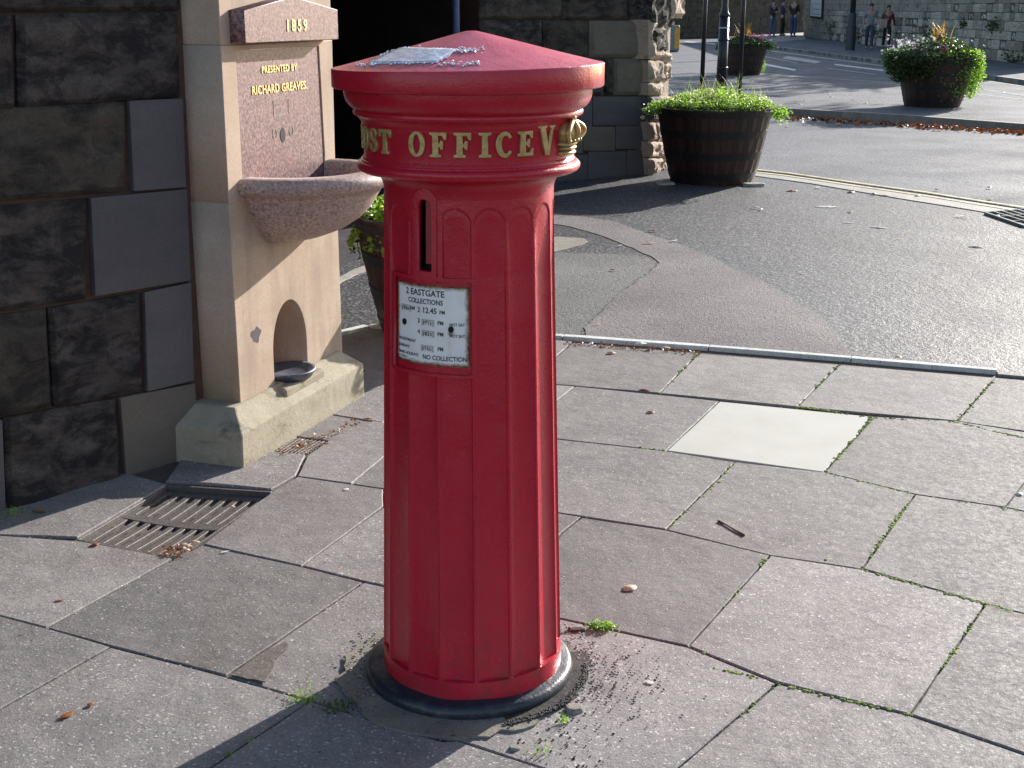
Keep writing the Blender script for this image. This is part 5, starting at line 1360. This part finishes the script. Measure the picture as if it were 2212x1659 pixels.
# growths on the far wall
rr = random.Random(3)
def wallplant(x, y, n, s, lab):
    q = V(x, y, wb[0], math.degrees(math.atan2(fw_dir.y, fw_dir.x))); r = empty('wall_weed', q, lab, 'weed')
    addp(r, 'leaves', leaf_cloud(lambda k: (FWN*(.03+abs(k.gauss(0, .05)))+FWU*k.gauss(0, s*1.6)+Vector((0, 0, k.gauss(0, s*.55)))), n, .09, int(x)), M['leaf_dk'])
for x, y, n, s, lab in [(1890, 67, 90, .25, 'dark weed tuft on the wall left of the walkers'), (1797, 62, 120, .35, 'weed tuft near the foot of the wall by the post'), (2012, 78, 160, .3, 'long dark weed patch on the wall right of the walkers'), (1855, 75, 90, .25, 'small weed growing low on the wall behind the man'),
                        (2150, 55, 110, .2, 'dark weed tuft on the wall above the trailing flowers'), (2085, 50, 60, .12, 'small weed tuft left of the ochre stone'), (2195, 130, 160, .3, 'green growth at the wall foot at the right')]:
    wallplant(x, y, n, s, lab)

# ------------------------------------------------------------------ posts, sign, board
def post(x, y, r, h, label, z=IZ, taper=None, extra=None, name='sign_post'):
    b = G(x, y, z); root = empty(name, b, label, 'post')
    t, f = tube([b+Vector((0, 0, -.02)), b+Vector((0, 0, h))], [r, taper or r], 16); mk('shaft', t, f, M['post'], root, smooth=True)
    t, f = lathe([(r+.03, -.01), (r+.03, .05), (r, .09)], 16, b); mk('foot_collar', t, f, M['post'], root)
    return root, b
post(1515, 214, .04, 3.0, 'slim black post left of the lamp column')
post(1596, 214, .042, 3.0, 'slim black post right of the lamp column')
root, b = post(1557, 209, .10, 1.42, 'thick black cast iron lamp column between two slim posts', taper=.088, name='lamp_column')
t, f = lathe([(.088, 1.42), (.10, 1.44), (.10, 1.47), (.075, 1.50), (.068, 1.56), (.06, 1.6), (.055, 3.6)], 20, b); mk('upper_column', t, f, M['post'], root, smooth=True)
t, f = lathe([(.094, 1.22), (.0955, 1.22), (.0955, 1.245), (.093, 1.245)], 20, b); mk('white_band', t, f, flat('band_white', (.5, .5, .5)), root)
for rz_ in (.5, 1.0):
    t, f = lathe([(.094, rz_), (.106, rz_+.01), (.106, rz_+.03), (.094, rz_+.04)], 20, b); mk('ring_moulding', t, f, M['post'], root, smooth=True)
b = G(1836, 108, .1); root = empty('lamp_column', b, 'dark grey lamp column against the long wall left of the walkers', 'post')
gm = flat('grey_column_paint', (.03, .033, .045), .5)
t, f = lathe([(.19, 0), (.19, .9), (.165, .95), (.15, 1.35), (.13, 1.4)], 16, b); mk('column_base', t, f, gm, root)
t, f = tube([b+Vector((0, 0, 1.35)), b+Vector((0, 0, 6))], [.11, .07], 12); mk('shaft', t, f, gm, root, smooth=True)
# illuminated bollard sign seen past the wall end
b = G(1455, 112, .0); root = empty('keep_left_bollard', b, 'grey and yellow traffic bollard just beyond the broken wall end', 'bollard')
def rbox(name, c, w_, d_, z0, z1, mat, bv):
    v, f = box(c.x-w_/2, c.x+w_/2, c.y-d_/2, c.y+d_/2, z0, z1); o = mk(name, v, f, mat, root); bevel(o, bv, 3); return o
rbox('body', b, .42, .28, 0, 1.02, flat('bollard_grey', (.17, .19, .23), .4), .08); rbox('yellow_panel', b+Vector((.10, -.145, 0)), .19, .02, .13, .93, flat('bollard_yellow', (.65, .33, .02), .4), .008)
# notice board on the wall corner
azw = math.degrees(math.atan2(fw_dir.y, fw_dir.x))
def onw(x, y, n_=.05): p = V(x, y, wb[0], azw); return p+FWN*n_
root = empty('notice_board', onw(1766, 20), 'white notice in a dark frame hanging on the wall left of the lamp column', 'notice board')
cs = [onw(1753, 38), onw(1779, 41), onw(1782, -30), onw(1756, -30)]
nf = FWN*.05
mk('frame', [p for p in cs]+[p+nf for p in cs], [(4, 5, 6, 7), (0, 1, 5, 4), (1, 2, 6, 5), (2, 3, 7, 6), (3, 0, 4, 7)], M['post'], root)
c_ = sum(cs, Vector())/4; ins = [c_+(p-c_)*.88+nf*1.08 for p in cs]; ins2 = [p+FWN*.01 for p in ins]
mk('sheet', ins+ins2, [(4, 5, 6, 7), (0, 1, 5, 4), (1, 2, 6, 5), (2, 3, 7, 6), (3, 0, 4, 7)], flat('notice_white', (.62, .66, .64), .4), root)
for k in range(7):
    t = .08+k*.06; a = ins2[0].lerp(ins2[3], t).lerp(ins2[1].lerp(ins2[2], t), .12)+FWN*.004; b2 = ins2[0].lerp(ins2[3], t).lerp(ins2[1].lerp(ins2[2], t), .12 + (.76 if k % 3 == 0 else .12))+FWN*.004
    v, f = tube([a, b2], .012, 4); mk('print_line', v, f, M['ink'], root)

# ------------------------------------------------------------------ people
skinm = flat('skin', (.42, .24, .18), .6); hairm = flat('brown_hair', (.05, .03, .02), .6); shoem = flat('shoe', (.12, .12, .14), .6)
def skin_mesh(pts, edges, rads, root=0, sub=1):
    me = bpy.data.meshes.new('sk'); me.from_pydata(pts, edges, []); o = bpy.data.objects.new('sk', me); COL.objects.link(o)
    md = o.modifiers.new('s', 'SKIN'); md.use_smooth_shade = True
    for i, v in enumerate(me.skin_vertices[0].data):
        r_ = rads[i]; v.radius = r_ if hasattr(r_, '__len__') else (r_, r_); v.use_root = (i == root)
    sb = o.modifiers.new('u', 'SUBSURF'); sb.levels = sub; sb.render_levels = sub
    bpy.context.view_layer.update(); dg = bpy.context.evaluated_depsgraph_get()
    r = bpy.data.meshes.new_from_object(o.evaluated_get(dg)); bpy.data.objects.remove(o); return r
def person(loc, facing, label, top, legs, hs=1., pose=None, hair=None, long_hair=False, bag=None, sleeve=1., group=None):
    root = empty('person', Vector((0, 0, 0)), label, 'person', group)
    p = dict(stride=.18, armL=(.1, -.05), armR=(-.1, -.05)); p.update(pose or {})
    st = p['stride']
    pel = (0, 0, .93); 
    J = {'pel': pel, 'wa': (0, 0, 1.08), 'ch': (0, 0, 1.30), 'nk': (0, 0, 1.46), 'hd': (0, -.012, 1.57), 'top': (0, 0, 1.68),
         'hl': (.09, 0, .88), 'hr': (-.09, 0, .88), 'kl': (.095, -.06-st*.3, .49), 'kr': (-.095, -.02+st*.25, .49), 'al': (.095, -st, .08), 'ar': (-.095, st, .10 if st > .05 else .08),
         'tl': (.10, -st-.16, .035), 'tr': (-.10, st-.15, .035),
         'sl': (.17, 0, 1.40), 'sr': (-.17, 0, 1.40)}
    J.update({'el': p.get('el', (.24, .05, 1.13)), 'wl': p.get('wl', (.25, -.08, .90)), 'er': p.get('er', (-.24, .05, 1.13)), 'wr': p.get('wr', (-.25, -.08, .90))})
    names = list(J); ix = {n: i for i, n in enumerate(names)}
    pts = [J[n] for n in names]
    rad = {'pel': (.135, .10), 'wa': (.12, .09), 'ch': (.15, .10), 'nk': .055, 'hd': (.078, .092), 'top': (.06, .07), 'hl': .085, 'hr': .085, 'kl': .055, 'kr': .055, 'al': .038, 'ar': .038, 'tl': .032, 'tr': .032, 'sl': .058, 'sr': .058, 'el': .04, 'er': .04, 'wl': .028, 'wr': .028}
    rads = [rad[n] for n in names]
    ed = [('pel', 'wa'), ('wa', 'ch'), ('ch', 'nk'), ('nk', 'hd'), ('hd', 'top'), ('pel', 'hl'), ('hl', 'kl'), ('kl', 'al'), ('al', 'tl'), ('pel', 'hr'), ('hr', 'kr'), ('kr', 'ar'), ('ar', 'tr'), ('ch', 'sl'), ('sl', 'el'), ('el', 'wl'), ('ch', 'sr'), ('sr', 'er'), ('er', 'wr')]
    edges = [(ix[a], ix[b]) for a, b in ed]
    for s, wn, en in ((1, 'wl', 'el'), (-1, 'wr', 'er')):
        wv, ev = Vector(J[wn]), Vector(J[en]); dd = (wv-ev).normalized(); side = Vector((0, 1, 0)) if abs(dd.z) > .6 else Vector((0, 0, 1))
        palm = wv+dd*.06; pts.append(tuple(palm)); rads.append((.03, .02)); pi_ = len(pts)-1; edges.append((ix[wn], pi_))
        for k, fo in enumerate((-.028, -.010, .010, .027)):
            a = palm+dd*.03+side*fo; b3 = palm+dd*(.07+.01*(1-abs(k-1.5)))+side*fo*1.1+Vector((-s*.012, -.01, 0))
            pts += [tuple(a), tuple(b3)]; rads += [.0095, .008]; edges += [(pi_, len(pts)-2), (len(pts)-2, len(pts)-1)]
        a = wv+dd*.03-side*.035+Vector((0, -.01, 0)); b3 = a+dd*.035-side*.012; pts += [tuple(a), tuple(b3)]; rads += [.012, .009]; edges += [(pi_, len(pts)-2), (len(pts)-2, len(pts)-1)]
    body = link('body', skin_mesh(pts, edges, rads, 0, 1), skinm, root)
    def garment(name, ns, es, rs, mat):
        ii = {n: i for i, n in enumerate(ns)}; me = skin_mesh([J[n] for n in ns], [(ii[a], ii[b]) for a, b in es], rs, 0, 1); return link(name, me, mat, root)
    J['hem'] = (0, 0, .90); 
    garment('top', ['wa', 'ch', 'hem', 'sl', 'sr', 'el', 'er']+(['wl', 'wr'] if sleeve > 1 else []), [('hem', 'wa'), ('wa', 'ch'), ('ch', 'sl'), ('ch', 'sr'), ('sl', 'el'), ('sr', 'er')]+([('el', 'wl'), ('er', 'wr')] if sleeve > 1 else []),
            [(.145, .115), (.178, .122), (.155, .125), .072, .072, .056, .056]+([.042, .042] if sleeve > 1 else []), top)
    J['wst'] = (0, 0, 1.0)
    garment('trousers', ['wst', 'pel', 'hl', 'hr', 'kl', 'kr', 'al', 'ar'], [('wst', 'pel'), ('pel', 'hl'), ('pel', 'hr'), ('hl', 'kl'), ('kl', 'al'), ('hr', 'kr'), ('kr', 'ar')], [(.135, .105), (.145, .115), .1, .1, .075, .075, .058, .058], legs)
    for a, t in (('al', 'tl'), ('ar', 'tr')):
        me = skin_mesh([(J[a][0], J[a][1]+.06, .045), (J[a][0], J[a][1]-.02, .05), J[t]], [(0, 1), (1, 2)], [(.04, .04), (.046, .045), (.038, .03)], 1, 1); link('shoe', me, shoem, root)
    v, f = ellips(0, .018, 1.645, .088, .098, .085); hm = link('hair', join([bpy.data.meshes.new('x')]) if False else bpy.data.meshes.new('hair'), hairm if hair is None else hair, root)
    hm.data.from_pydata(v, [], f); hm.data.update()
    for p_ in hm.data.polygons: p_.use_smooth = True
    if long_hair:
        v, f = ellips(0, .055, 1.52, .085, .06, .14); o_ = mk('hair_length', v, f, hairm, root, smooth=True)
    v, f = ellips(0, -.112, 1.575, .012, .018, .02, 8, 6); mk('nose', v, f, skinm, root, smooth=True)
    em = bpy.data.materials.get('eye_dark') or flat('eye_dark', (.02, .015, .012), .3)
    for sx in (-.033, .033): v, f = ellips(sx, -.098, 1.60, .011, .007, .007, 8, 6); mk('eye', v, f, em, root, smooth=True)
    v, f = ellips(0, -.104, 1.532, .022, .006, .006, 8, 6); mk('mouth', v, f, flat('lips', (.3, .1, .09)), root, smooth=True)
    for sx in (-.088, .088): v, f = ellips(sx, .0, 1.585, .01, .02, .028, 8, 6); mk('ear', v, f, skinm, root, smooth=True)
    root.location = loc; root.rotation_euler = (0, 0, facing); root.scale = (hs, hs, hs)
    return root
jeans = flat('dark_jeans', (.035, .045, .09)); blackt = flat('black_trousers', (.012, .012, .016)); greys = flat('grey_sweatshirt', (.2, .21, .24)); redt = flat('dark_red_cardigan', (.13, .02, .025))
HP = G(1876, 106, .1); WP_ = G(1913, 104, .1)
person(HP, R(-12), 'man in a grey sweatshirt and dark jeans walking along the pavement', greys, jeans, 1.03, dict(stride=.16, el=(.25, .0, 1.14), wl=(.2, -.18, 1.0), er=(-.25, .04, 1.12), wr=(-.26, -.05, .88)), sleeve=1)
person(WP_, R(-8), 'woman in a dark red cardigan and black trousers carrying a cream bag', redt, blackt, .99, dict(stride=.2, er=(-.24, -.02, 1.14), wr=(-.1, -.22, 1.16), el=(.25, .04, 1.12), wl=(.3, -.02, .9)), long_hair=True, sleeve=2)
bg_ = empty('shoulder_bag', WP_+Vector((-.25, -.3, .80)), 'cream cloth bag held by the woman in dark red', 'bag')
v, f = box(-.15, .15, -.05, .05, 0, .34); o = mk('bag_body', [Vector(q)+wloc(bg_) for q in v], f, flat('cream_cloth', (.42, .36, .30)), bg_); bevel(o, .03, 2)
t, f = tube([Vector((-.12, 0, .32))+wloc(bg_), Vector((-.04, .1, .6))+wloc(bg_), Vector((.12, 0, .32))+wloc(bg_)], .012, 6); mk('strap', t, f, flat('bag_strap', (.2, .15, .1)), bg_)
gx = [(1712, 80, 'man in a black jacket and blue jeans standing with his back turned', flat('black_jacket', (.012, .014, .014)), flat('blue_jeans', (.03, .05, .15)), 2.4, 1.18),
      (1688, 77, 'person in a navy coat in the middle of the standing group', flat('navy_coat', (.02, .03, .09)), blackt, 1.2, 1.12),
      (1667, 80, 'person in a black coat with grey scarf at the left of the group', flat('charcoal_coat', (.03, .03, .035)), flat('grey_blue_trousers', (.07, .1, .16)), .6, 1.1)]
for x, y, lb, tp, lg, fa, s in gx:
    person(G(x, y, .2), fa, lb, tp, lg, s, dict(stride=.03, el=(.22, -.05, 1.12), wl=(.1, -.25, 1.15), er=(-.22, -.05, 1.12), wr=(-.1, -.25, 1.15)), sleeve=2)

def tree(x, y, h, r, seed, label):
    root = empty('tree', Vector((x, y, -.1)), label, 'tree', 'trees behind the long wall')
    t, f = tube([(x, y, -.1), (x+.1, y, h*.35), (x, y+.1, h*.6), (x+.1, y, h*.9)], [.26, .2, .13, .04], 10); mk('trunk', t, f, M['bark'], root, smooth=True)
    rr = random.Random(seed)
    for k in range(5):
        a = k*1.26+seed; z0 = h*(.4+.08*k); t, f = tube([(x, y, z0), (x+r*.5*math.cos(a), y+r*.5*math.sin(a), z0+.6), (x+r*.85*math.cos(a), y+r*.85*math.sin(a), z0+1.2)], [.09, .06, .02], 6); mk('branch', t, f, M['bark'], root)
    cl = [(rr.gauss(0, r*.45), rr.gauss(0, r*.45), h*.7+rr.gauss(0, h*.14), rr.uniform(.35, .8)) for _ in range(26)]
    def fn(q):
        c = q.choice(cl); return (c[0]+q.gauss(0, c[3]*.6), c[1]+q.gauss(0, c[3]*.6), c[2]+q.gauss(0, c[3]*.5))
    addp(root, 'crown', leaf_cloud(fn, 2600, .2, seed), M['leaf_dk'])
tree(16.8, 41.5, 9.5, 2.8, 3, 'leafy tree rising behind the long wall, nearest its right end')
tree(19.5, 50, 10.5, 3.2, 4, 'leafy tree behind the middle of the long wall')

print('objects', len(bpy.data.objects), 'tris', sum(len(o.data.polygons) for o in bpy.data.objects if o.type == 'MESH'))
